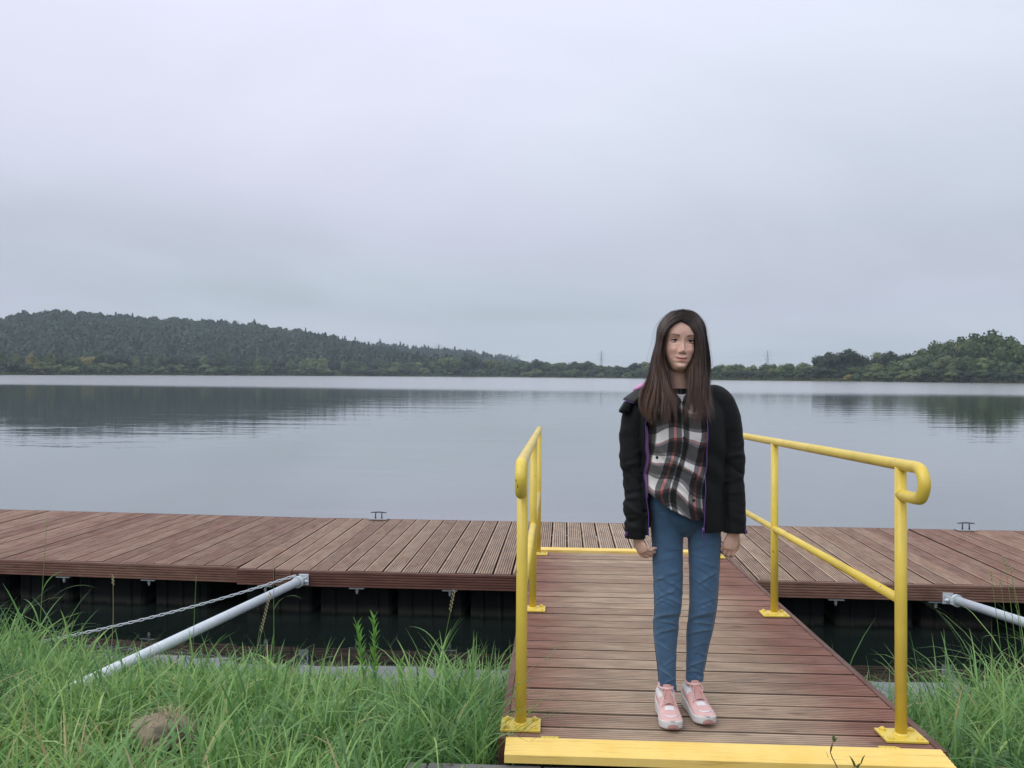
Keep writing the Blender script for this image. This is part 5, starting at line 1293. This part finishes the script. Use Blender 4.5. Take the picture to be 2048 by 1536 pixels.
def shirt_pt(t, f):
    c, s = np.cos(t), np.sin(t)
    xb = .14 * c; zbot = np.interp(xb, [-.14, -.118, -.057, .037, .067, .14], [.885, .872, .822, .776, .790, .83]) * (s < 0) + .80 * (s >= 0)
    z = zbot + (1.285 - zbot) * f
    R_ = cr(SH, z); k_ = (np.abs(c) ** 2.3 + np.abs(s) ** 2.3) ** (-1 / 2.3)
    x = R_[:, 0] + R_[:, 2] * k_ * c; y = R_[:, 1] + R_[:, 3] * k_ * s
    fr_ = sstep(-s, .1, .6)
    w1 = x * .75 + z; w2 = x * 1.3 + z * .7
    d = .0050 * np.sin(w1 * 58 + 1) * g(z, .90, .09) + .0045 * np.sin(w2 * 75 + .6 * np.sin(x * 30)) * g(z, 1.02, .08) + .0035 * np.sin(x * 60 + z * 8) * g(z, 1.12, .05)
    d += .0075 * g(w1, .905, .010) * g(x, -.03, .09) - .0060 * g(w1, .880, .010) * g(x, -.03, .09) + .0070 * g(x * .55 + z, .985, .009) * g(x, -.04, .08) - .006 * g(x * .55 + z, .962, .010) * g(x, -.02, .09)
    Q_ = np.column_stack([x, y * 0, z]); d = d + .0055 * vnoise(Q_ * (1, 1, .8) + (x * .3)[:, None], 15, 21) + .0035 * np.abs(vnoise(np.column_stack([x + z, z * 0, z - x * .6]), 22, 8))
    y = y - fr_ * (d + .004) - fr_ * .004 * (1 - f)
    return x, y, z, s
sm2 = MB(); rows_ = []; pl_ = []
for i in range(nV):
    f = np.full(nT, i / (nV - 1)); x, y, z, s = shirt_pt(th, f); rows_.append(np.column_stack([x, y, z]))
    drape = .30 * sstep(1.08 - z, 0, .25) * .12
    U = np.where(s < 0, x, .3 - x) + .055 * np.sin((1.12 - z) * 7.5) * sstep(1.14 - z, 0, .30) ; V_ = z + .42 * x * sstep(1.10 - z, 0, .16) + .012 * np.sin(x * 36) - .006; W1 = vnoise(np.column_stack([x, z, y * 0]), 13, 5); W2 = vnoise(np.column_stack([x, z, y * 0]), 15, 9); U = U + .010 * W1; V_ = V_ + .014 * W2
    pl_.append(np.column_stack([U + .108, V_ + .035, np.zeros(nT)]))
sm2.loft(rows_, caps=False); shirt_o = sm2.build('plaid_shirt', MAT['plaid'], girl)
at = shirt_o.data.attributes.new('plaid', 'FLOAT_VECTOR', 'POINT'); at.data.foreach_set('vector', np.concatenate(pl_).astype(np.float32).ravel())
so = shirt_o.modifiers.new('thickness', 'SOLIDIFY'); so.thickness = .0025; so.offset = -1
blackp = simple('black_button', (.012, .012, .013), .35)
def on_shirt(x, z):
    ts = np.linspace(pi + .02, 2 * pi - .02, 200); best = None
    for f in np.linspace(0, 1, 160):
        X_, Y_, Z_, _ = shirt_pt(ts, np.full(200, f)); j = np.argmin((X_ - x) ** 2 + (Z_ - z) ** 2); e_ = (X_[j] - x) ** 2 + (Z_[j] - z) ** 2
        if best is None or e_ < best[0]: best = (e_, X_[j], Y_[j], Z_[j])
    return np.array(best[1:])
for bx, bz in ((-.010, 1.096), (-.108, 1.018), (.030, .945), (.028, .86)):
    p = on_shirt(bx, bz); bt = MB(); bt.tube([p + (0, .001, 0), p - (0, .0035, 0)], [.0062, .0056], 14); bt.tube([p - (0, .0035, 0), p - (0, .0036, 0)], [.0045, .002], 12)
    bt.build('button', blackp, shirt_o)
cl_ = MB()    # collar points and the pale undershirt in the V
for s in (-1, 1):
    G = []
    for f in np.linspace(0, 1, 8):
        a0 = np.array([-.015 + s * (.050 - .046 * f), .020 - .095 * f + .012 * f * f, 1.310 - .066 * f]); w_ = .030 + .012 * f
        G.append([a0, a0 + (s * .010, -.006, -w_ * .5), a0 + (s * (.018 + .006 * f), -.004, -w_)])
    cl_.loft([np.array(r_) for r_ in G], caps=False, closed=False)
co2 = cl_.build('collar', simple('collar_flannel', (.030, .030, .034), .9), shirt_o); co2.modifiers.new('t', 'SOLIDIFY').thickness = .003
us_ = MB(); us_.loft([np.array([(-.018 + q * (.004 + .016 * f), -.046 - .010 * (1 - q * q) - .018 * (1 - f), 1.232 + .030 * f + .004 * q * q) for q in np.linspace(-1, 1, 9)]) for f in np.linspace(0, 1, 5)], caps=False, closed=False)
us_.v = [v_ * (1, 1, 1) + (.004, .006, .0) for v_ in us_.v]; uo = us_.build('undershirt', simple('pale_cotton', (.55, .53, .56), .9), girl); uo.modifiers.new('t', 'SOLIDIFY').thickness = .002

# ---- black jacket
def jack():
    m, k = mat('black_softshell'); co = coords(k); n1 = k.noise(co, 16, 4, .6); n2 = k.noise(co, 300, 2, .6)
    c = k.mix(n1, (.0030, .0038, .0046), (.0070, .0082, .0096))
    return finish(m, k, c, .70, bump=n2, bstr=.10, bdist=.001, spec=.20, sheen=.02)
MAT['jacket'] = jack(); purple = simple('purple_piping', (.075, .032, .17), .5, 0, .1, 60); mauve = simple('mauve_lining', (.20, .095, .22), .8); pinkl = simple('pink_hood_lining', (.72, .33, .58), .7)
JT = [(.705, .010, .016, .160, .112), (.76, .010, .016, .159, .113), (.85, .006, .016, .156, .112), (.95, .002, .016, .156, .112), (1.05, .0, .016, .160, .113), (1.13, -.002, .018, .164, .110), (1.19, -.002, .022, .160, .100), (1.235, -.002, .028, .138, .084), (1.268, -.004, .032, .105, .070), (1.292, -.006, .034, .080, .062), (1.315, -.008, .034, .070, .060)]
n_th = 120; z_l = np.linspace(0, 1, 110)
def jrow(f):
    # angle runs from the right front edge round the back to the left front edge
    zr = .735 + (1.315 - .735) * f; zl = .712 + (1.315 - .712) * f
    xr_ = np.interp(zr, [.72, .85, 1.0, 1.13, 1.22, 1.315], [.064, .066, .072, .075, .072, .045]); xl_ = np.interp(zl, [.70, .83, .95, 1.05, 1.15, 1.22, 1.315], [-.136, -.144, -.1535, -.150, -.148, -.12, -.062])
    r0 = cr(JT, [zr])[0]; r1 = cr(JT, [zl])[0]
    tR = -math.acos(np.clip((xr_ - r0[0]) / r0[2], -1, 1)) ; tL = pi + math.acos(np.clip(-(xl_ - r1[0]) / r1[2], -1, 1))
    t = np.linspace(tR, tL, n_th); w_ = (t - tR) / (tL - tR); z = zr * (1 - w_) + zl * w_
    R_ = cr(JT, z); c, s = np.cos(t), np.sin(t); k_ = (np.abs(c) ** 2.5 + np.abs(s) ** 2.5) ** (-1 / 2.5)
    x = R_[:, 0] + R_[:, 2] * k_ * c; y = R_[:, 1] + R_[:, 3] * k_ * s
    P = np.column_stack([x, y, z]); n3 = vnoise(P, 11, 4) * .004 + .0035 * np.sin(x * 38 + z * 5) * sstep(.95 - z, 0, .2) + .004 * np.sin((x * .8 + z) * 55) * g(z, .98, .10)
    edge = np.exp(-w_ * 18) + np.exp(-(1 - w_) * 22)
    y = y - edge * np.where(w_ < .5, .012, .030)
    x = x + n3 * c; y = y + n3 * s
    return np.column_stack([x, y, z])
J = [jrow(f) for f in z_l]
jk = MB()
def thick(rows, t):
    """closed slab from an open sheet"""
    G = np.array(rows); du = np.gradient(G, axis=1); dv = np.gradient(G, axis=0); nn_ = np.cross(du, dv); nn_ /= np.linalg.norm(nn_, axis=2)[:, :, None] + 1e-12
    return [np.concatenate([a, (b)[::-1]]) for a, b in zip(G + nn_ * t / 2, G - nn_ * t / 2)]
jk.loft(thick(J, .0095), caps='strip')
SL = {-1: [(-.105, .030, 1.245, .050), (-.145, .030, 1.232, .058), (-.172, .028, 1.19, .060), (-.186, .026, 1.13, .0565), (-.193, .022, 1.06, .052), (-.196, .016, .99, .0470), (-.190, .004, .93, .0415), (-.187, -.004, .87, .0400), (-.186, -.012, .82, .0440), (-.188, -.016, .800, .0450), (-.182, -.020, .77, .0405), (-.186, -.024, .72, .0410), (-.187, -.026, .694, .0400)],
      1: [(.095, .030, 1.250, .050), (.135, .030, 1.236, .060), (.160, .030, 1.19, .062), (.176, .028, 1.13, .0595), (.187, .024, 1.06, .0540), (.195, .016, 1.01, .0500), (.196, .006, .955, .0455), (.197, -.002, .90, .0435), (.199, -.010, .84, .0430), (.200, -.018, .78, .0425), (.200, -.024, .722, .0420)]}
SF = {-1: [(.97, .0065, .012), (.935, -.006, .010), (.905, .0055, .010), (.870, -.005, .009), (.845, .0050, .009), (.815, .0085, .010), (.790, -.0075, .009), (.765, .006, .009), (.735, .005, .010), (.71, -.004, .008), (1.03, .004, .014), (1.10, .0035, .02)], 1: [(1.005, .0055, .010), (.975, -.006, .009), (.950, .0060, .009), (.915, -.004, .010), (.87, .0030, .014), (.80, .0030, .014), (1.06, .004, .015), (1.12, .003, .02)]}
for s, A_ in SL.items():
    A_ = np.array(A_); p = smooth_path(A_, 110); rg_ = tube_rings(p[:, :3], p[:, 3], 56)
    out_ = []
    for c0, q in zip(p, rg_):
        d = q - c0[:3]; r_ = np.linalg.norm(d, axis=1)[:, None]; ang = np.arctan2(d[:, 1], d[:, 0]); z = q[:, 2]
        dd_ = sum(am * (.35 + .65 * np.sin(ang * 1.0 + i * 2.4) ** 2) * np.exp(-((z + .020 * np.sin(ang * 1 + i * 1.7) + .007 * np.sin(ang * 2 + i * 3.1) - z0) / tk) ** 2) for i, (z0, am, tk) in enumerate(SF[s]))
        dd_ = dd_ + .0022 * vnoise(q, 16, 6 + s) + .0022 * np.abs(vnoise(q * (1, 1, 2.2), 20, 3 + s))
        out_.append(q + d / r_ * dd_[:, None])
    jk.loft(out_)
# hood folded down behind the neck
hd = []
for t in np.linspace(0, 1, 20):
    a = pi * (1.12 * t - .06); cxh, cyh = -.012 + .098 * cos(a), .050 + .062 * sin(a); rh = .018 + .026 * sin(a) ** 1.0
    hd.append((cxh, cyh, 1.292 - .006 * sin(a), max(rh, .012)))
hd = np.array(hd); q = tube_rings(hd[:, :3], hd[:, 3], 22, flat=1.15)
jk.loft([r_ + .004 * vnoise(r_, 22, 3)[:, None] * (r_ - r_.mean(0)) / .03 for r_ in q])
jacket_o = remesh_obj(jk, 'jacket', .0042, MAT['jacket'], girl, smooth_it=2, factor=.4)
def sheet(rows, name, mt, t=.0035, parent=None):
    b = MB(); b.loft([np.array(r_, float) for r_ in rows], caps=False, closed=False); o = b.build(name, mt, parent or jacket_o); m_ = o.modifiers.new('t', 'SOLIDIFY'); m_.thickness = t; m_.offset = 0; return o
Rj = np.array(J)
MB().tube(Rj[:, 0] + (-.001, -.006, 0), .0021, 6).build('piping', purple, jacket_o)
MB().tube(Rj[:, -1] + (.002, -.006, 0), .0023, 6).build('piping', purple, jacket_o)
# inner facing strip seen on the left front edge
fl_ = [Rj[i, -1] for i in range(26, 78)]
sheet([[p + (.001, -.0065, 0), p + (.006 + .006 * sin(pi * j / 51), -.0065 + .003, 0), p + (.010 + .009 * sin(pi * j / 51), .004, 0)] for j, p in enumerate(fl_)], 'facing_strip', mauve, .002)
# storm flap over the left shoulder with piping, its corner standing off
fr_rows = []
for v_ in np.linspace(0, 1, 12):
    row = []
    for a in np.linspace(-1.25, 1.15, 16):
        r_ = .066 + .004 * v_ + .004 * v_ * v_; cz = 1.252 - .040 * v_; cx3 = -.158 - .022 * v_
        base_ = np.array([-.120 - .060 * v_ - .052 * cos(a) * (.35 + .65 * v_), .026 + .072 * sin(a), 1.302 - .052 * v_ ** 1.2 - .018 * (1 - cos(a)) - .010 * v_])
        row.append(base_)
    fr_rows.append(row)
sheet(fr_rows, 'shoulder_flap', simple('charcoal_softshell', (.020, .020, .020), .75), .005)
MB().tube(np.array(fr_rows[-1]) + (-.001, 0, -.002), .0022, 6).build('piping', purple, jacket_o)
fc = MB(); fc.loft([np.array([(-.205, y_, 1.232), (-.228, y_, 1.232 - .002), (-.2485, y_, 1.196), (-.249, y_, 1.188), (-.236, y_, 1.184), (-.210, y_, 1.190)]) for y_ in (-.034, -.006, .03, .05)]); fc.build('flap_corner', MAT['jacket'], jacket_o)
sheet([[(-.200 + .07 * t, -.012, 1.274 + .022 * t), (-.185 + .055 * t, -.004, 1.292 + .022 * t), (-.165 + .035 * t, .012, 1.300 + .022 * t)] for t in np.linspace(0, 1, 6)], 'hood_lining', pinkl, .003)
# hem drawcord, zip pull, cuff tabs
p0 = Rj[0, 0]
zp = MB(); zp.tube([p0 + (-.002, -.008, .022), p0 + (-.002, -.009, -.002)], [.0042, .0055], 8); zp.tube(smooth_path([p0 + (-.002, -.009, 0), p0 + (-.006, -.010, -.012), p0 + (.001, -.010, -.020), p0 + (.006, -.010, -.010), p0 + (-.002, -.009, 0)], 14), .0014, 6); zp.tube(smooth_path([p0 + (0, -.009, -.018), p0 + (.004, -.009, -.034), p0 + (-.003, -.009, -.050)], 8), .0011, 5)
zp.build('zip_pull', purple, jacket_o)
for (x_, y_, z_, a_) in ((-.2215, -.050, .716, .6), (.236, -.046, .732, -.5)):
    b = MB(); b.bbox((x_, y_, z_), (.014, .008, .017), .002, R=np.array(Matrix.Rotation(a_, 3, 'Z'))); b.build('cuff_tab', purple, jacket_o)

# ---- hair
def hair_mat():
    m, k = mat('brown_hair'); t = attr(k); r_ = k.n('ShaderNodeAttribute', attribute_name='r').outputs['Fac']
    a = k.mix(t, (.034, .024, .019), (.088, .042, .023)); b = k.mix(t, (.013, .009, .008), (.032, .016, .010)); c_2 = k.mix(t, (.056, .040, .032), (.18, .092, .050))
    c = k.mix(k.mapr(r_, 0, .5), b, a); c = k.mix(k.mapr(r_, .6, 1.0), c, c_2)
    return finish(m, k, c, .42, spec=.55)
MAT['hair'] = hair_mat()
GL = [[(-.027, -.090, 1.548), (-.072, -.084, 1.514), (-.091, -.070, 1.459), (-.093, -.068, 1.401), (-.069, -.080, 1.349), (-.057, -.100, 1.290), (-.034, -.117, 1.239), (-.020, -.134, 1.146)],
      [(-.015, -.060, 1.574), (-.078, -.055, 1.543), (-.102, -.040, 1.459), (-.112, -.045, 1.401), (-.116, -.070, 1.335), (-.130, -.100, 1.272), (-.134, -.126, 1.215), (-.136, -.139, 1.149)],
      [(-.002, -.010, 1.590), (-.064, -.005, 1.572), (-.108, .000, 1.465), (-.125, .000, 1.402), (-.141, -.025, 1.335), (-.165, -.066, 1.275), (-.180, -.104, 1.214), (-.172, -.126, 1.166)],
      [(.008, .050, 1.592), (-.050, .060, 1.568), (-.096, .070, 1.468), (-.107, .074, 1.403), (-.115, .085, 1.335), (-.120, .105, 1.272), (-.118, .125, 1.206), (-.116, .135, 1.130)],
      [(.014, .080, 1.580), (-.005, .104, 1.556), (-.013, .122, 1.470), (-.016, .124, 1.405), (-.016, .125, 1.336), (-.015, .135, 1.272), (-.013, .142, 1.206), (-.012, .146, 1.120)]]
GR = [[(-.024, -.090, 1.548), (.003, -.084, 1.522), (.024, -.076, 1.488), (.030, -.068, 1.432), (.016, -.075, 1.386), (.003, -.092, 1.340), (-.018, -.117, 1.254), (-.032, -.134, 1.147)],
      [(-.019, -.060, 1.574), (.030, -.055, 1.553), (.056, -.050, 1.495), (.059, -.050, 1.433), (.054, -.060, 1.369), (.045, -.092, 1.302), (.039, -.122, 1.226), (.040, -.139, 1.147)],
      [(-.008, -.010, 1.590), (.048, -.005, 1.577), (.089, .000, 1.486), (.096, .000, 1.435), (.102, -.010, 1.370), (.097, -.055, 1.302), (.093, -.096, 1.235), (.099, -.122, 1.154)],
      [(.000, .050, 1.592), (.059, .060, 1.570), (.093, .070, 1.489), (.099, .074, 1.437), (.104, .085, 1.371), (.107, .105, 1.300), (.107, .125, 1.229), (.105, .135, 1.130)],
      [(.004, .080, 1.580), (.024, .104, 1.556), (.028, .122, 1.470), (.028, .124, 1.405), (.028, .125, 1.336), (.029, .135, 1.273), (.032, .142, 1.207), (.033, .146, 1.120)]]
def hair_guides(G):
    G = np.array(G); out = []
    cc = np.array([-.012, .015, 1.475])
    for g_ in G:
        q = list(g_); r = [q[0]]
        for i in range(len(q) - 1):
            if i < 2:
                m_ = (q[i] + q[i + 1]) / 2; ra = (np.linalg.norm(q[i] - cc) + np.linalg.norm(q[i + 1] - cc)) / 2; d = m_ - cc; r.append(cc + d / np.linalg.norm(d) * ra * 1.012)
            r.append(q[i + 1])
        out.append(smooth_path(np.array(r), 30))
    return np.array(out)                      # guides x 30 x 3
def strands(G, n, rng, depth=.020, wlen=(.88, 1.04)):
    D = hair_guides(G); k_ = np.arange(len(D))
    s = (.04 + .96 * rng.beta(1.0, 1.15, n)) * (len(D) - 1); nc = n // 45
    cs = rng.uniform(0, len(D) - 1, nc); ci = np.argmin(np.abs(s[:, None] - cs[None]), 1)
    s2 = s * .62 + cs[ci] * .38
    def samp(sv): 
        i = np.clip(sv.astype(int), 0, len(D) - 2); f = (sv - i)[:, None, None]; return D[i] * (1 - f) + D[i + 1] * f
    t = np.linspace(0, 1, 30)[None, :, None]; P = samp(s) * (1 - t) + samp(s2) * t
    cen = np.array([-.012, .015, 1.47]); dep = rng.uniform(-1, .15, n)[:, None, None]
    d = P - np.array([-.010, .02, 0]); d[:, :, 2] = np.where(P[:, :, 2] > 1.46, P[:, :, 2] - 1.46, 0); d /= np.linalg.norm(d, axis=2)[:, :, None] + 1e-9
    P = P + d * dep * depth * np.linspace(.25, 1.15, 30)[None, :, None]
    # waviness, stray, uneven ends
    ph = rng.uniform(0, 6.28, nc)[ci][:, None]; tt = np.linspace(0, 1, 30)[None]
    am = (rng.uniform(.001, .0120, nc)[ci][:, None]) * tt ** 2.6
    P[:, :, 0] += am * np.sin(tt * 13 + ph) + (.0065 * np.sin(tt * 16 + s[:, None] * 2.2) * sstep(tt, .55, .85)) + rng.normal(0, .0034, (n, 1)) * tt ** 2; P[:, :, 1] += am * .7 * np.cos(tt * 11 + ph)
    L = rng.uniform(*wlen, n) * (1 - .13 * rng.random(nc)[ci] ** 1.5) * (1 - .06 * rng.random(n)); L = np.minimum(L, 1.05)
    i_ = np.linspace(0, 1, 30)[None] * L[:, None] * 29; i0 = np.clip(i_.astype(int), 0, 28); f = (i_ - i0)[:, :, None]
    ar = np.arange(n)[:, None]; P = P[ar, i0] * (1 - f) + P[ar, i0 + 1] * f
    return P, ci
def ribbon(P, w, rng):
    n, k_, _ = P.shape; T = np.gradient(P, axis=1); T /= np.linalg.norm(T, axis=2)[:, :, None] + 1e-9
    out = P - np.array([-.010, .01, 0]); out[:, :, 2] = 0; out += rng.normal(0, .02, (n, 1, 3)); S = np.cross(T, out); S /= np.linalg.norm(S, axis=2)[:, :, None] + 1e-9
    ww = (w[:, None] * np.clip(np.minimum(1, (1.02 - np.linspace(0, 1, k_)[None]) * 4), .15, 1))[:, :, None]
    V = np.stack([P - S * ww, P + S * ww], 2).reshape(-1, 3)
    base = (np.arange(n) * k_ * 2)[:, None] + (np.arange(k_ - 1) * 2)[None]; Q = np.stack([base, base + 1, base + 3, base + 2], 2).reshape(-1, 4)
    return V, Q
rng = np.random.default_rng(77)
Vs, Qs, Ts, Rs, n0 = [], [], [], [], 0
for G, n in ((GL, 5200), (GR, 4800)):
    P, ci = strands(G, n, rng); w = rng.uniform(.0005, .0011, n); V, Q = ribbon(P, w, rng)
    cc = rng.random(ci.max() + 1)[ci] * .55 + rng.random(n) * .45
    Vs.append(V); Qs.append(Q + n0); n0 += len(V); Ts.append(np.tile(np.repeat(np.linspace(0, 1, 30), 2), n)); Rs.append(np.repeat(cc, 60))
# fly-aways
for G, n in ((GL, 170), (GR, 170)):
    P, ci = strands(G, n, rng, .0); off = rng.normal(0, 1, (n, 1, 3)) * np.array([.006, .006, .004]); P = P + off * np.linspace(.5, 2.2, 30)[None, :, None] + np.array([0, 0, .003]); V, Q = ribbon(P, np.full(n, .00035), rng)
    Vs.append(V); Qs.append(Q + n0); n0 += len(V); Ts.append(np.tile(np.repeat(np.linspace(0, 1, 30), 2), n)); Rs.append(np.full(len(V), .45))
me = bpy.data.meshes.new('hair'); V = np.concatenate(Vs); fast_mesh(me, V, [], np.concatenate(Qs), np.concatenate(Ts), smooth=True)
a = me.attributes.new('r', 'FLOAT', 'POINT'); a.data.foreach_set('value', np.concatenate(Rs).astype(np.float32)); me.materials.append(MAT['hair'])
hair_o = place(me, 'hair', girl)
# dense inner mass so that no light passes between the strands
im = MB()
for G in (GL, GR):
    D = hair_guides(G); cen = np.array([-.012, .015, 0])
    rows_ = []
    for j in range(0, 24):
        r_ = D[:, j].copy(); d = r_ - np.array([-.010, .02, 0]); d[:, 2] = 0; d /= np.linalg.norm(d, axis=1)[:, None] + 1e-9
        ff = cr(np.column_stack([np.arange(5), r_ - d * (.007 + .012 * j / 24)]), np.linspace(.16, 4, 26)); ff[:, 2] -= .005 * (j < 4); rows_.append(ff)
    im.loft(rows_, caps=False, closed=False, a=.5)
mo = im.build('hair_mass', MAT['hair'], hair_o); md_ = mo.modifiers.new('t', 'SOLIDIFY'); md_.thickness = .007; md_.offset = 0
a = mo.data.attributes.new('r', 'FLOAT', 'POINT'); a.data.foreach_set('value', np.full(len(mo.data.vertices), .1, np.float32))


# ------------------------------------------------------------------ haze
hz = MB(); hz.box((0, 950, 48), (5600, 2900 + 0, 104))
hm, k = mat('haze'); vol = k.n('ShaderNodeVolumePrincipled', {'Color': (.74, .88, 1.0, 1), 'Density': .00027, 'Anisotropy': 0.0})
o = k.n('ShaderNodeOutputMaterial'); k.t.links.new(vol.outputs[0], o.inputs['Volume'])
hz.build('haze', hm, smooth=False, kind='stuff', label='thin pale haze over the whole lake', cat='haze')
